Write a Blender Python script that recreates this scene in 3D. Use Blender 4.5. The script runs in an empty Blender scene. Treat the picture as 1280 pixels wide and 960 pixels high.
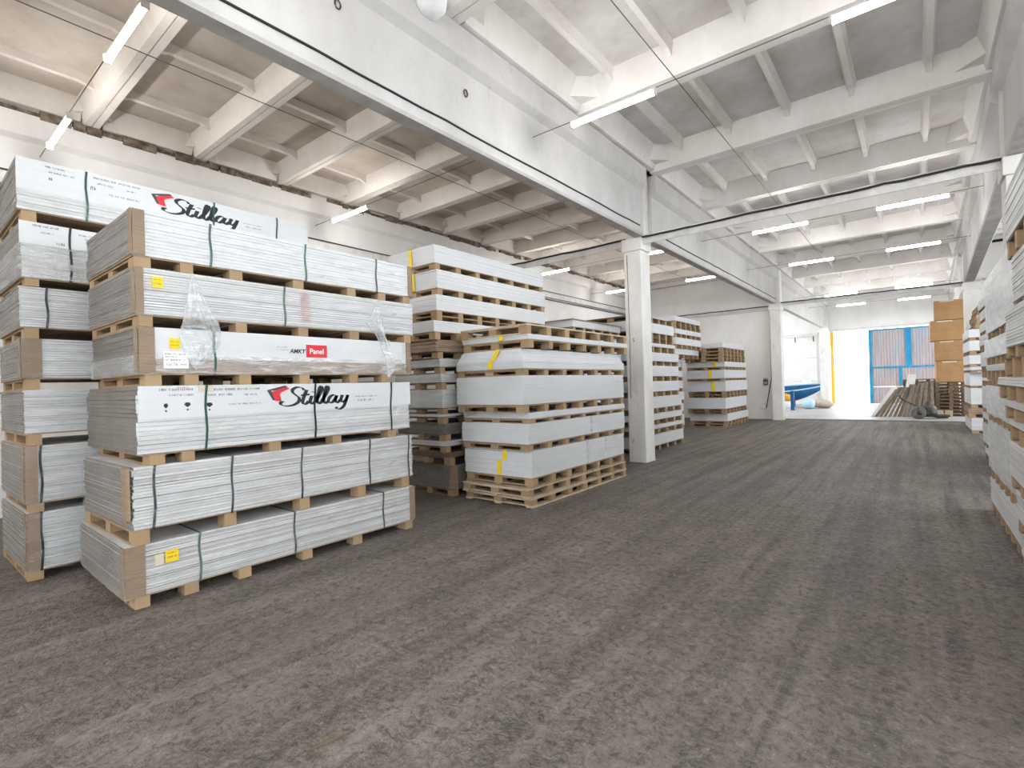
import bpy, bmesh, math, random
from mathutils import Vector, Matrix
SC = bpy.context.scene
COL = SC.collection
R = math.radians
rnd = random.Random(7)

# ------------------------------------------------------------------ materials
def new_mat(name):
    m = bpy.data.materials.new(name); m.use_nodes = True
    nt = m.node_tree
    for n in list(nt.nodes): nt.nodes.remove(n)
    return m, nt
def N(nt, t, **kw):
    n = nt.nodes.new(t)
    for k, v in kw.items():
        if k in n.inputs: n.inputs[k].default_value = v
        else: setattr(n, k, v)
    return n
def L(nt, a, b): nt.links.new(a, b)
def rgba(c): return (c[0], c[1], c[2], 1)
def coords(nt, scale, rot=(0,0,0), kind='Object'):
    tc = N(nt, 'ShaderNodeTexCoord'); mp = N(nt, 'ShaderNodeMapping')
    mp.inputs['Scale'].default_value = scale; mp.inputs['Rotation'].default_value = rot
    if kind == 'World':
        g = N(nt, 'ShaderNodeNewGeometry'); L(nt, g.outputs['Position'], mp.inputs['Vector'])
    else: L(nt, tc.outputs[kind], mp.inputs['Vector'])
    return mp.outputs['Vector']
def noise(nt, vec, scale=5., detail=4., rough=.6, dist=0.):
    n = N(nt, 'ShaderNodeTexNoise'); n.inputs['Scale'].default_value = scale
    n.inputs['Detail'].default_value = detail; n.inputs['Roughness'].default_value = rough
    n.inputs['Distortion'].default_value = dist
    L(nt, vec, n.inputs['Vector']); return n.outputs['Fac']
def ramp(nt, fac, stops):
    r = N(nt, 'ShaderNodeValToRGB'); e = r.color_ramp.elements
    while len(e) < len(stops): e.new(.5)
    for el, (p, c) in zip(e, stops):
        el.position = p; el.color = rgba(c) if not isinstance(c, (int, float)) else (c, c, c, 1)
    L(nt, fac, r.inputs['Fac']); return r.outputs['Color']
def mixc(nt, fac, a, b, mode='MIX'):
    m = N(nt, 'ShaderNodeMix', data_type='RGBA', blend_type=mode)
    for i, v in ((0, fac), (6, a), (7, b)):
        if isinstance(v, (int, float)): m.inputs[i].default_value = v
        elif isinstance(v, tuple): m.inputs[i].default_value = rgba(v)
        else: L(nt, v, m.inputs[i])
    return m.outputs[2]
def finish(nt, color, rough=.7, bump=None, strength=.2, dist=.01, spec=.3, metal=0., coat=0.):
    p = N(nt, 'ShaderNodeBsdfPrincipled'); o = N(nt, 'ShaderNodeOutputMaterial')
    if isinstance(color, tuple): p.inputs['Base Color'].default_value = rgba(color)
    else: L(nt, color, p.inputs['Base Color'])
    if isinstance(rough, (int, float)): p.inputs['Roughness'].default_value = rough
    else: L(nt, rough, p.inputs['Roughness'])
    p.inputs['Specular IOR Level'].default_value = spec; p.inputs['Metallic'].default_value = metal
    p.inputs['Coat Weight'].default_value = coat
    if bump is not None:
        b = N(nt, 'ShaderNodeBump'); b.inputs['Strength'].default_value = strength; b.inputs['Distance'].default_value = dist
        L(nt, bump, b.inputs['Height']); L(nt, b.outputs['Normal'], p.inputs['Normal'])
    L(nt, p.outputs[0], o.inputs['Surface']); return p
def blotch(name, base, dark, scale=(1,1,1), s=3., rough=.7, lo=.4, hi=.7, kind='Object', bump=.15, detail=6, spec=.3, metal=0.):
    m, nt = new_mat(name); v = coords(nt, scale, kind=kind)
    f = noise(nt, v, s, detail, .65)
    c = ramp(nt, f, [(lo, dark), (hi, base)])
    finish(nt, c, rough, f, bump, .01, spec, metal); return m
def flat(name, c, rough=.6, metal=0., spec=.3):
    m, nt = new_mat(name); v = coords(nt, (1,1,1)); f = noise(nt, v, 14, 3)
    col = mixc(nt, f, tuple(x*.9 for x in c), tuple(min(1, x*1.08) for x in c))
    finish(nt, col, rough, None, spec=spec, metal=metal); return m

def board_mat(name, base, dark, grime, amount, streak=70):
    m, nt = new_mat(name)
    oi = N(nt, 'ShaderNodeObjectInfo')
    tc = N(nt, 'ShaderNodeTexCoord'); add = N(nt, 'ShaderNodeVectorMath', operation='ADD')
    sc = N(nt, 'ShaderNodeVectorMath', operation='SCALE'); sc.inputs['Scale'].default_value = 40
    cx = N(nt, 'ShaderNodeCombineXYZ'); L(nt, oi.outputs['Random'], cx.inputs[0]); L(nt, oi.outputs['Random'], cx.inputs[1])
    L(nt, cx.outputs[0], sc.inputs[0]); L(nt, tc.outputs['Object'], add.inputs[0]); L(nt, sc.outputs[0], add.inputs[1])
    mp = N(nt, 'ShaderNodeMapping'); mp.inputs['Scale'].default_value = (1.2, 1.2, streak); L(nt, add.outputs[0], mp.inputs['Vector'])
    f1 = noise(nt, mp.outputs[0], 1., 5, .7)
    f2 = noise(nt, add.outputs[0], 3.5, 7, .7)
    c = ramp(nt, f1, [(.27, dark), (.46, base)])
    g = ramp(nt, f2, [(.42, 0.), (.75, amount)])
    c2 = mixc(nt, g, c, grime)
    finish(nt, c2, .55, f1, .25, .004, .35); return m

M = {}
M['board'] = board_mat('white_board_edges', (.68,.69,.705), (.55,.56,.57), (.48,.44,.40), .22)
M['board_clean'] = board_mat('clean_white_board_edges', (.70,.715,.735), (.61,.625,.64), (.55,.52,.49), .22)
M['board_v1'] = board_mat('white_board_edges_grey', (.58,.585,.59), (.48,.48,.475), (.40,.36,.32), .3)
M['board_v2'] = board_mat('white_board_edges_warm', (.66,.65,.635), (.54,.53,.51), (.42,.38,.33), .3)
M['board_dirty_v1'] = board_mat('grimy_board_edges_grey', (.50,.49,.475), (.38,.36,.34), (.30,.26,.22), .4, 60)
M['board_dirty_v2'] = board_mat('grimy_board_edges_pale', (.70,.70,.70), (.52,.51,.49), (.36,.32,.28), .3, 60)
VAR = {'board': ['board','board','board','board_v1','board_v2'], 'board_dirty': ['board_dirty','board_dirty','board_dirty_v1','board_dirty_v2','board_dirty_v2']}
M['board_dusty_shaded'] = board_mat('dusty_shaded_board_edges', (.22,.20,.18), (.15,.134,.118), (.09,.075,.063), .6)  # dust on pack ends, darkened further to paint their shade
M['board_dirty'] = board_mat('grimy_board_edges', (.62,.62,.62), (.44,.43,.41), (.36,.32,.28), .42, 60)
M['card_brown'] = blotch('brown_fibre_board', (.46,.34,.25), (.30,.21,.15), (1,1,8), 4, .75)
def wood(name, a, b, scale=(3,3,30)):
    m, nt = new_mat(name); oi = N(nt, 'ShaderNodeObjectInfo')
    v = coords(nt, scale); f = noise(nt, v, 2., 5, .65, .6)
    w = noise(nt, coords(nt, (1,1,1), kind='World'), 2.2, 2)
    c = ramp(nt, f, [(.3, b), (.7, a)])
    c2 = mixc(nt, ramp(nt, w, [(.35, .0), (.7, .55)]), c, tuple(x*.62 for x in a))
    c3 = mixc(nt, ramp(nt, oi.outputs['Random'], [(0., 0.), (1., .35)]), c2, tuple(x*.7 for x in b))
    finish(nt, c3, .75, f, .2, .004, .2); return m
M['wood'] = wood('pale_pallet_pine', (.50,.365,.235), (.32,.215,.13))
M['wood_block'] = wood('end_grain_block', (.56,.395,.235), (.36,.235,.13), (8,8,8))
M['wood_old'] = wood('weathered_brown_pallet_wood', (.33,.23,.15), (.16,.105,.07))
M['wood_pale'] = wood('fresh_sawn_planks', (.72,.60,.45), (.55,.43,.30))
M['wood_guard'] = wood('brown_edge_plank', (.40,.30,.22), (.27,.19,.13))
M['timber'] = wood('grey_brown_timber', (.36,.30,.24), (.19,.15,.115), (9,9,2))
M['strap_green'] = flat('green_strap', (.03,.10,.075), .4)
M['strap_black'] = flat('black_strap', (.02,.03,.032), .4)
M['yellow'] = flat('yellow_sticker_paper', (.90,.66,.03), .6)
M['paper'] = flat('white_label_paper', (.88,.88,.88), .6)
M['ink'] = flat('black_ink', (.035,.036,.04), .6)
M['grey_ink'] = flat('grey_ink', (.25,.25,.26), .7)
M['dark_grey'] = flat('dark_grey_print', (.07,.075,.08), .6)
M['red'] = flat('red_print', (.72,.045,.06), .6)
M['red_faint'] = flat('faint_red_print', (.62,.32,.33), .6)
M['white_print'] = flat('white_print', (.9,.9,.9), .6)
M['cable'] = flat('black_cable_rubber', (.025,.025,.025), .5)
M['rope'] = flat('thin_grey_wire', (.12,.11,.10), .5)
M['steel_white'] = blotch('white_painted_steel', (.76,.75,.735), (.60,.575,.55), (1,1,1), 5, .5)
M['carton'] = blotch('brown_cardboard', (.52,.31,.15), (.44,.25,.115), (1,1,1), 3, .8, bump=.05)
M['carton_tape'] = flat('pale_packing_tape', (.68,.60,.48), .4)
M['dark_metal'] = blotch('dark_grey_metal', (.13,.125,.12), (.06,.056,.053), (1,1,1), 8, .5, metal=.3)
M['rubber'] = flat('grey_rubber', (.16,.155,.15), .8)
M['mortar'] = blotch('broken_brown_mortar', (.34,.28,.22), (.10,.075,.055), (1,1,1), 9, .95, bump=.8)
M['led'] = None
M['blue_hull'] = blotch('blue_gelcoat', (.012,.16,.36), (.008,.10,.24), (1,1,1), 2, .3, bump=.02, spec=.5)
M['hull_pale'] = flat('pale_blue_gelcoat', (.55,.72,.85), .4)
M['blue_paint'] = flat('dark_blue_paint', (.01,.09,.24), .5)
M['orange'] = flat('orange_plastic', (.75,.36,.05), .5)
M['pale_blue_bag'] = flat('pale_blue_plastic_bag', (.45,.72,.88), .4)
M['sack'] = blotch('beige_sack_cloth', (.62,.50,.42), (.48,.37,.30), (1,1,1), 8, .85)
M['yellow_paint'] = blotch('yellow_door_paint', (.85,.50,.06), (.72,.36,.03), (1,1,.3), 4, .5)
M['gate_blue'] = blotch('turquoise_gate_paint', (.02,.34,.58), (.015,.22,.42), (3,3,1), 3, .5)
M['grey_plastic'] = flat('grey_plastic', (.35,.35,.35), .5)
M['disc_white'] = flat('white_plastic', (.85,.86,.88), .4)
M['leaf'] = blotch('hedge_green', (.16,.28,.09), (.05,.11,.03), (1,1,1), 8, .8)
M['outside'] = blotch('pale_yard_concrete', (.62,.61,.59), (.50,.49,.47), (1,1,1), 1, .8, kind='World')

def whitewash(name, base, stain, s=.9, amount=.5, kind='World', rust=.12, rlo=.66, rs=3.2):
    m, nt = new_mat(name)
    f = noise(nt, coords(nt, (1,1,.55), kind=kind), s, 8, .62)
    f2 = noise(nt, coords(nt, (1,1,1), kind=kind), 7, 6, .7)
    f3 = noise(nt, coords(nt, (1.3,1.3,.25), kind=kind), rs, 6, .75, .6)
    c = ramp(nt, f, [(.35, stain), (.62, base)])
    c = mixc(nt, ramp(nt, f2, [(.55, 0.), (.8, amount)]), c, tuple(x*.8 for x in stain))
    c = mixc(nt, ramp(nt, f3, [(rlo, 0.), (rlo+.08, rust)]), c, (.34,.27,.2))
    finish(nt, c, .85, f2, .25, .012, .2); return m
M['wall'] = whitewash('whitewashed_wall', (.88,.865,.845), (.78,.755,.725), .8, .3)
M['beam'] = whitewash('whitewashed_beam', (.63,.62,.61), (.54,.525,.51), 1.2, .45, rust=.35, rlo=.62, rs=5)
M['pillar'] = whitewash('flaking_whitewashed_pillar', (.83,.815,.79), (.70,.67,.63), 1.6, .5, rust=.7, rlo=.60, rs=7)
M['slab_left'] = whitewash('stained_beige_ceiling', (.58,.52,.455), (.43,.365,.30), 1.1, .45, rust=.15)
M['slab_left_rib'] = whitewash('beige_ceiling_rib', (.76,.71,.655), (.66,.60,.54), 1.4, .35, rust=.1)
M['slab'] = whitewash('stained_grey_ceiling', (.72,.705,.69), (.56,.53,.505), 1.3, .5, rust=.15)
M['slab_rib'] = whitewash('grey_white_ceiling_rib', (.84,.82,.80), (.74,.71,.68), 1.4, .35, rust=.1)
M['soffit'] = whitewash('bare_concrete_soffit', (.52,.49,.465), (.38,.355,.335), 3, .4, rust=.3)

def floor_mat():
    m, nt = new_mat('dirty_concrete_floor'); 
    W = lambda s, r=(0,0,0): coords(nt, s, r, 'World')
    big = noise(nt, W((.45,.2,1)), 1., 6, .6)
    mid = noise(nt, W((1,1,1)), 2.4, 8, .68, .4)
    fine = noise(nt, W((1,.8,1)), 22, 6, .75, .5)
    fine2 = noise(nt, W((1,1,1)), 60, 3, .7)
    grit = noise(nt, W((1,1,1)), 75, 2, .6)
    streak = noise(nt, W((5.5,.22,1), (0,0,R(-9))), 1.1, 5, .62)
    streak2 = noise(nt, W((6.5,.25,1), (0,0,R(16))), 1., 5, .6)
    # chevron tyre lugs along two driving directions, broken up by noise
    def lugs_of(rot, mask, lo, hi):
        wv = N(nt, 'ShaderNodeTexWave', wave_type='BANDS', bands_direction='Y')
        wv.inputs['Scale'].default_value = 6.5; wv.inputs['Distortion'].default_value = 11.; wv.inputs['Detail'].default_value = 3
        wv.inputs['Detail Scale'].default_value = 2.6; wv.inputs['Detail Roughness'].default_value = .65
        L(nt, W((1.,1.,1.), (0,0,R(rot))), wv.inputs['Vector'])
        return mixc(nt, ramp(nt, mask, [(lo, 0.), (hi, 1.)]), (0,0,0), wv.outputs['Color'])
    lugs = mixc(nt, 1., lugs_of(-9, streak, .44, .6), lugs_of(16, streak2, .46, .62), 'ADD')
    c = ramp(nt, big, [(.30, (0.157,0.137,0.121)), (.52, (0.219,0.194,0.171)), (.75, (0.274,0.241,0.208))])
    c = mixc(nt, ramp(nt, mid, [(.38, .6), (.60, 0.)]), c, (0.117,0.103,0.091))
    c = mixc(nt, ramp(nt, streak, [(.42, .0), (.66, .42)]), c, (0.106,0.093,0.084))
    c = mixc(nt, ramp(nt, streak2, [(.56, .0), (.74, .3)]), c, (0.278,0.249,0.219))
    c = mixc(nt, ramp(nt, lugs, [(.42, .0), (.85, .34)]), c, (0.073,0.064,0.057))
    c = mixc(nt, ramp(nt, fine, [(.36, .85), (.50, 0.)]), c, (0.062,0.053,0.047))
    c = mixc(nt, ramp(nt, fine, [(.54, 0.), (.68, .5)]), c, (0.344,0.307,0.267))
    c = mixc(nt, ramp(nt, fine2, [(.32, .55), (.45, 0.)]), c, (0.073,0.064,0.057))
    c = mixc(nt, ramp(nt, grit, [(.69, 0.), (.73, .8)]), c, (0.453,0.424,0.387))
    # slab joints across the hall
    g = N(nt, 'ShaderNodeNewGeometry'); sx = N(nt, 'ShaderNodeSeparateXYZ'); L(nt, g.outputs['Position'], sx.inputs[0])
    wob = noise(nt, W((1,1,1)), 3, 4)
    for y0, ja in ((5.6, .25), (8.95, .55)):
        a = N(nt, 'ShaderNodeMath', operation='MULTIPLY_ADD'); L(nt, wob, a.inputs[0]); a.inputs[1].default_value = .12; L(nt, sx.outputs[1], a.inputs[2])
        s = N(nt, 'ShaderNodeMath', operation='SUBTRACT'); L(nt, a.outputs[0], s.inputs[0]); s.inputs[1].default_value = y0 + .06
        b = N(nt, 'ShaderNodeMath', operation='ABSOLUTE'); L(nt, s.outputs[0], b.inputs[0])
        c = mixc(nt, ramp(nt, b.outputs[0], [(.006, ja), (.018, 0.)]), c, (0.084,0.074,0.067))
    h = mixc(nt, .5, fine, lugs)
    h = mixc(nt, .35, h, mid)
    rr = ramp(nt, big, [(.3, .55), (.7, .8)])
    finish(nt, c, rr, h, .8, .03, .3); return m
M['floor'] = floor_mat()
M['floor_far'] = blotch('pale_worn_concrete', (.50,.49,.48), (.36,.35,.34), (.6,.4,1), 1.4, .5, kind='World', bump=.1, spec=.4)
M['screed_edge'] = blotch('dark_screed_edge', (.20,.19,.185), (.11,.10,.10), (1,1,1), 4, .9, kind='World')

def gate_mat():
    m, nt = new_mat('weathered_gate_boards')
    w = N(nt, 'ShaderNodeTexWave', wave_type='BANDS', bands_direction='X'); w.inputs['Scale'].default_value = 2.6
    w.inputs['Distortion'].default_value = .6
    L(nt, coords(nt, (1,1,1)), w.inputs['Vector'])
    f = noise(nt, coords(nt, (9,1,.5)), 1.5, 6, .7)
    g = noise(nt, coords(nt, (1.2,1,.6)), 1.2, 5, .7)
    c = ramp(nt, f, [(.3, (.30,.25,.27)), (.55, (.47,.40,.40)), (.75, (.60,.50,.47))])
    c = mixc(nt, ramp(nt, g, [(.5, 0.), (.66, .55)]), c, (.22,.45,.62))
    c = mixc(nt, ramp(nt, w.outputs['Fac'], [(.0, .6), (.10, 0.)]), c, (.10,.09,.10))
    finish(nt, c, .7, f, .2, .01, .25); return m
M['gate'] = gate_mat()

def film_mat(name, lo, hi, rough=.12, bump=.9):
    m, nt = new_mat(name)
    f = noise(nt, coords(nt, (1.5, 1.5, 9), (R(12),0,0)), 2.2, 6, .7, .8)
    f2 = noise(nt, coords(nt, (1,1,1)), 13, 5, .7, 1.)
    tr = N(nt, 'ShaderNodeBsdfTransparent'); p = N(nt, 'ShaderNodeBsdfPrincipled')
    p.inputs['Base Color'].default_value = (.93,.95,.97,1); p.inputs['Roughness'].default_value = rough
    p.inputs['Specular IOR Level'].default_value = .6
    b = N(nt, 'ShaderNodeBump'); b.inputs['Strength'].default_value = bump; b.inputs['Distance'].default_value = .03
    L(nt, f2, b.inputs['Height']); L(nt, b.outputs[0], p.inputs['Normal'])
    mx = N(nt, 'ShaderNodeMixShader'); o = N(nt, 'ShaderNodeOutputMaterial')
    L(nt, ramp(nt, f, [(.45, lo), (.72, hi)]), mx.inputs[0]); L(nt, tr.outputs[0], mx.inputs[1]); L(nt, p.outputs[0], mx.inputs[2])
    L(nt, mx.outputs[0], o.inputs[0]); return m
M['film'] = film_mat('clear_stretch_film', .05, .32)
M['film_dense'] = film_mat('milky_stretch_film', .22, .70)
M['film_white'] = film_mat('white_stretch_film', .5, .72, .4, .05)
M['film_loose'] = film_mat('loose_crumpled_film', .30, .72)
def emit(name, c, s):
    m, nt = new_mat(name); e = N(nt, 'ShaderNodeEmission'); o = N(nt, 'ShaderNodeOutputMaterial')
    e.inputs[0].default_value = rgba(c); e.inputs[1].default_value = s; L(nt, e.outputs[0], o.inputs[0]); return m
LED_STRENGTH = 50.
M['led'] = emit('led_tube_glow', (1.,.985,.96), LED_STRENGTH)

# ------------------------------------------------------------------ mesh helpers
class MB:
    def __init__(s): s.bm = bmesh.new(); s.mats = []
    def mi(s, m):
        if m not in s.mats: s.mats.append(m)
        return s.mats.index(m)
    def faces(s, pts, fs, m):
        vs = [s.bm.verts.new(p) for p in pts]; k = s.mi(m); out = []
        for f in fs:
            try:
                q = s.bm.faces.new([vs[i] for i in f]); q.material_index = k; out.append(q)
            except ValueError: pass
        return out
    def box(s, x0, x1, y0, y1, z0, z1, m, fm=None):
        P = [(x0,y0,z0),(x1,y0,z0),(x1,y1,z0),(x0,y1,z0),(x0,y0,z1),(x1,y0,z1),(x1,y1,z1),(x0,y1,z1)]
        F = [(0,3,2,1),(4,5,6,7),(0,1,5,4),(1,2,6,5),(2,3,7,6),(3,0,4,7)]
        q = s.faces(P, F, m)
        if fm:
            for i, mm in fm.items(): q[i].material_index = s.mi(mm)
        return q
    def hexa(s, P, m): s.faces(P, [(0,3,2,1),(4,5,6,7),(0,1,5,4),(1,2,6,5),(2,3,7,6),(3,0,4,7)], m)
    def extrude_x(s, prof, x0, x1, m):   # prof: list of (y,z)
        n = len(prof); P = [(x0,a,b) for a,b in prof] + [(x1,a,b) for a,b in prof]
        s.faces(P, [tuple(range(n)), tuple(range(2*n-1, n-1, -1))] + [(i,i+n,(i+1)%n+n,(i+1)%n) for i in range(n)], m)
    def extrude_y(s, prof, y0, y1, m, x_shift=0.):   # prof: (x,z)
        n = len(prof); P = [(a,y0,b) for a,b in prof] + [(a+x_shift,y1,b) for a,b in prof]
        s.faces(P, [tuple(range(n)), tuple(range(2*n-1, n-1, -1))] + [(i,i+n,(i+1)%n+n,(i+1)%n) for i in range(n)], m)
    def tube(s, pts, r, m, n=8):
        pts = [Vector(p) for p in pts]; rings = []; k = s.mi(m)
        for i, p in enumerate(pts):
            d = (pts[min(i+1, len(pts)-1)] - pts[max(i-1, 0)]).normalized()
            a = d.orthogonal().normalized() if abs(d.z) > .9 else d.cross(Vector((0,0,1))).normalized()
            b = d.cross(a).normalized(); rr = r[i] if isinstance(r, (list, tuple)) else r
            rings.append([s.bm.verts.new(p + a*rr*math.cos(t) + b*rr*math.sin(t)) for t in [2*math.pi*j/n for j in range(n)]])
        for A, B in zip(rings, rings[1:]):
            for j in range(n):
                f = s.bm.faces.new((A[j], A[(j+1)%n], B[(j+1)%n], B[j])); f.material_index = k; f.smooth = True
        for rg in (rings[0], rings[-1]):
            f = s.bm.faces.new(rg); f.material_index = k
    def lathe(s, prof, c, m, axis='Z', n=24):
        k = s.mi(m); rings = []
        for r, h in prof:
            ring = []
            for j in range(n):
                t = 2*math.pi*j/n; a, b = r*math.cos(t), r*math.sin(t)
                ring.append(s.bm.verts.new({'Z':(c[0]+a,c[1]+b,c[2]+h),'X':(c[0]+h,c[1]+a,c[2]+b),'Y':(c[0]+a,c[1]+h,c[2]+b)}[axis]))
            rings.append(ring)
        for A, B in zip(rings, rings[1:]):
            for j in range(n):
                f = s.bm.faces.new((A[j], A[(j+1)%n], B[(j+1)%n], B[j])); f.material_index = k; f.smooth = True
        for rg in (rings[0], rings[-1]):
            f = s.bm.faces.new(rg); f.material_index = k
    def build(s, name, parent=None, loc=None, bevel=0.):
        bmesh.ops.recalc_face_normals(s.bm, faces=s.bm.faces)
        me = bpy.data.meshes.new(name); s.bm.to_mesh(me); s.bm.free()
        for m in s.mats: me.materials.append(m)
        o = bpy.data.objects.new(name, me); COL.objects.link(o)
        if parent: o.parent = parent
        if loc: o.location = loc
        if bevel:
            b = o.modifiers.new('bevel', 'BEVEL'); b.width = bevel; b.segments = 2; b.limit_method = 'ANGLE'
        return o
def tag(o, label, cat, group=None):
    o['label'] = label; o['category'] = cat
    if group: o['group'] = group
    return o
def structure(o): o['kind'] = 'structure'; return o
def thing(name, loc, label, cat, group=None, rz=0.):
    o = bpy.data.objects.new(name, None); o.empty_display_size = .2; COL.objects.link(o)
    o.location = loc; o.rotation_euler = (0, 0, rz); return tag(o, label, cat, group)
def share(o, name, parent, loc, rot=(0,0,0), scale=(1,1,1)):
    c = o.copy(); c.name = name; c.parent = parent; c.location = loc; c.rotation_euler = rot; c.scale = scale
    COL.objects.link(c); return c

# ------------------------------------------------------------------ camera
def cam():
    yaw, p, r = R(38.547), R(.219), R(-1.6266)
    cy, sy = math.cos(yaw), math.sin(yaw)
    f = Vector((-sy*math.cos(p), cy*math.cos(p), math.sin(p))); ri = Vector((cy, sy, 0)); u = ri.cross(f)
    c, s = math.cos(r), math.sin(r)
    a = c*ri + s*u; b = -s*ri + c*u
    d = bpy.data.cameras.new('camera'); o = bpy.data.objects.new('camera', d); COL.objects.link(o)
    mtx = Matrix(((a.x, b.x, -f.x, 0), (a.y, b.y, -f.y, 0), (a.z, b.z, -f.z, 1.5), (0,0,0,1)))
    o.matrix_world = mtx
    d.sensor_fit = 'HORIZONTAL'; d.sensor_width = 36; d.lens = 633.43/1280*36; d.clip_start = .05; d.clip_end = 300
    SC.camera = o
cam()

# ------------------------------------------------------------------ setting
XL, XR, YB, YF, YP = -9.15, 6.2, -7.5, 33.0, 20.6      # left wall, right wall, rear wall, gate wall, partition line
BX0, BX1 = -4.06, -3.86                                # main beam
def gx(y): return .94 + (y-8.86)*.0215 if y > 8.86 else .94   # inner face of the second girder line
b = MB(); b.box(XL-.3, XR+.3, YB-.3, 20.75, -.2, 0, M['floor']); structure(b.build('floor'))
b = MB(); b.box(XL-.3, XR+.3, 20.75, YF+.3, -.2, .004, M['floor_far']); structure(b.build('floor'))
b = MB(); b.box(-4.1, 1.2, 20.55, 20.95, -.05, .012, M['screed_edge']); structure(b.build('trim_1'))
b = MB(); b.box(-40, 30, YF+.3, 90, -.2, -.01, M['outside']); structure(b.build('yard_ground'))
b = MB(); b.box(XL-.4, XR+.4, YB-.4, YF+.4, 6.0, 6.2, M['soffit']); structure(b.build('roof'))
# left wall with its girder and the broken mortar under the ribs
b = MB(); b.box(XL-.3, XL, YB, 21.6, 0, 6.0, M['wall']); b.box(XL-.3, XL, 21.6, YF, 0, 2.4, M['wall']); b.box(XL-.3, XL, 21.6, YF, 4.6, 6.0, M['wall'])
b.box(XL-.3, XL, 26.6, 27.2, 2.4, 4.6, M['wall']); b.box(XL-.3, XL, 32.4, YF, 2.4, 4.6, M['wall']); structure(b.build('wall_left'))
for k, (a, c) in enumerate(((21.6, 26.6), (27.2, 32.4))):  # far-bay windows, added to flood the far end with daylight
    b = MB()
    for q in (0, .25, .5, .75, 1):
        yq = a + (c-a)*q; b.box(XL-.16, XL-.1, max(a, yq-.03), min(c, yq+.03), 2.4, 4.6, M['steel_white'])
    for q in (2.43, 3.5, 4.57): b.box(XL-.15, XL-.11, a, c, q-.03, q+.03, M['steel_white'])
    structure(b.build('added_window_%d' % (k+7)))
b = MB(); b.extrude_y([(XL,4.92),(XL+.07,4.98),(XL+.07,5.27),(XL,5.27)], YB, 20.6, M['wall']); structure(b.build('trim_2'))
b = MB()
y = YB
while y < 20.5:
    w = rnd.uniform(.1, .45); h = rnd.uniform(.02, .075)
    if rnd.random() < .92: b.box(XL, XL+rnd.uniform(.04,.12), y, y+w, 5.26-rnd.uniform(0,.03), 5.29+h, M['mortar'])
    y += w + rnd.uniform(0, .03)
o = structure(b.build('trim_3'))
b = MB(); b.box(XL-.3, -3.2, YB-.3, YB, 0, 6.0, M['wall']); b.box(-3.2, .4, YB-.3, YB, 3.6, 6.0, M['wall']); b.box(.4, XR+.3, YB-.3, YB, 0, 6.0, M['wall']); structure(b.build('wall_rear'))  # open gateway added behind the camera to brighten faces turned that way
b = MB(); b.box(-40, 30, -60, YB-.3, -.2, -.01, M['outside']); structure(b.build('yard_ground'))
# gate wall with its opening
b = MB()
b.box(XL, -3.72, YF, YF+.3, 0, 6.0, M['wall']); b.box(-3.72, 1.2, YF, YF+.3, 3.98, 6.0, M['wall']); b.box(1.2, XR, YF, YF+.3, 0, 6, M['wall'])
structure(b.build('wall_far'))
# unseen right wall; its window openings are added to let in fill daylight
b = MB(); zs, zt = 1.9, 5.0
ops = [(-6., -1.5), (0.5, 5.), (7., 11.5), (12.2, 15.5), (21.5, 26.5), (27.,32.5)]
b.box(XR, XR+.3, YB, YF, 0, zs, M['wall']); b.box(XR, XR+.3, YB, YF, zt, 6, M['wall'])
yy = YB
for a, c in ops: b.box(XR, XR+.3, yy, a, zs, zt, M['wall']); yy = c
b.box(XR, XR+.3, yy, YF, zs, zt, M['wall']); structure(b.build('wall_right'))
for k, (a, c) in enumerate(ops):
    b = MB()
    for q in (0, .25, .5, .75, 1):
        yq = a + (c-a)*q; b.box(XR+.1, XR+.16, max(a, yq-.03), min(c, yq+.03), zs, zt, M['steel_white'])
    for q in (zs+.03, (zs+zt)/2, zt-.03): b.box(XR+.11, XR+.15, a, c, q-.03, q+.03, M['steel_white'])
    structure(b.build('added_window_%d' % (k+1)))
# partition walls on the second pillar line
b = MB(); b.box(XL, -4.05, YP, YP+.2, 0, 6, M['wall']); structure(b.build('wall_partition'))
b = MB(); b.box(1.45, XR, YP, YP+.2, 0, 6, M['wall']); structure(b.build('wall_partition'))

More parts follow.
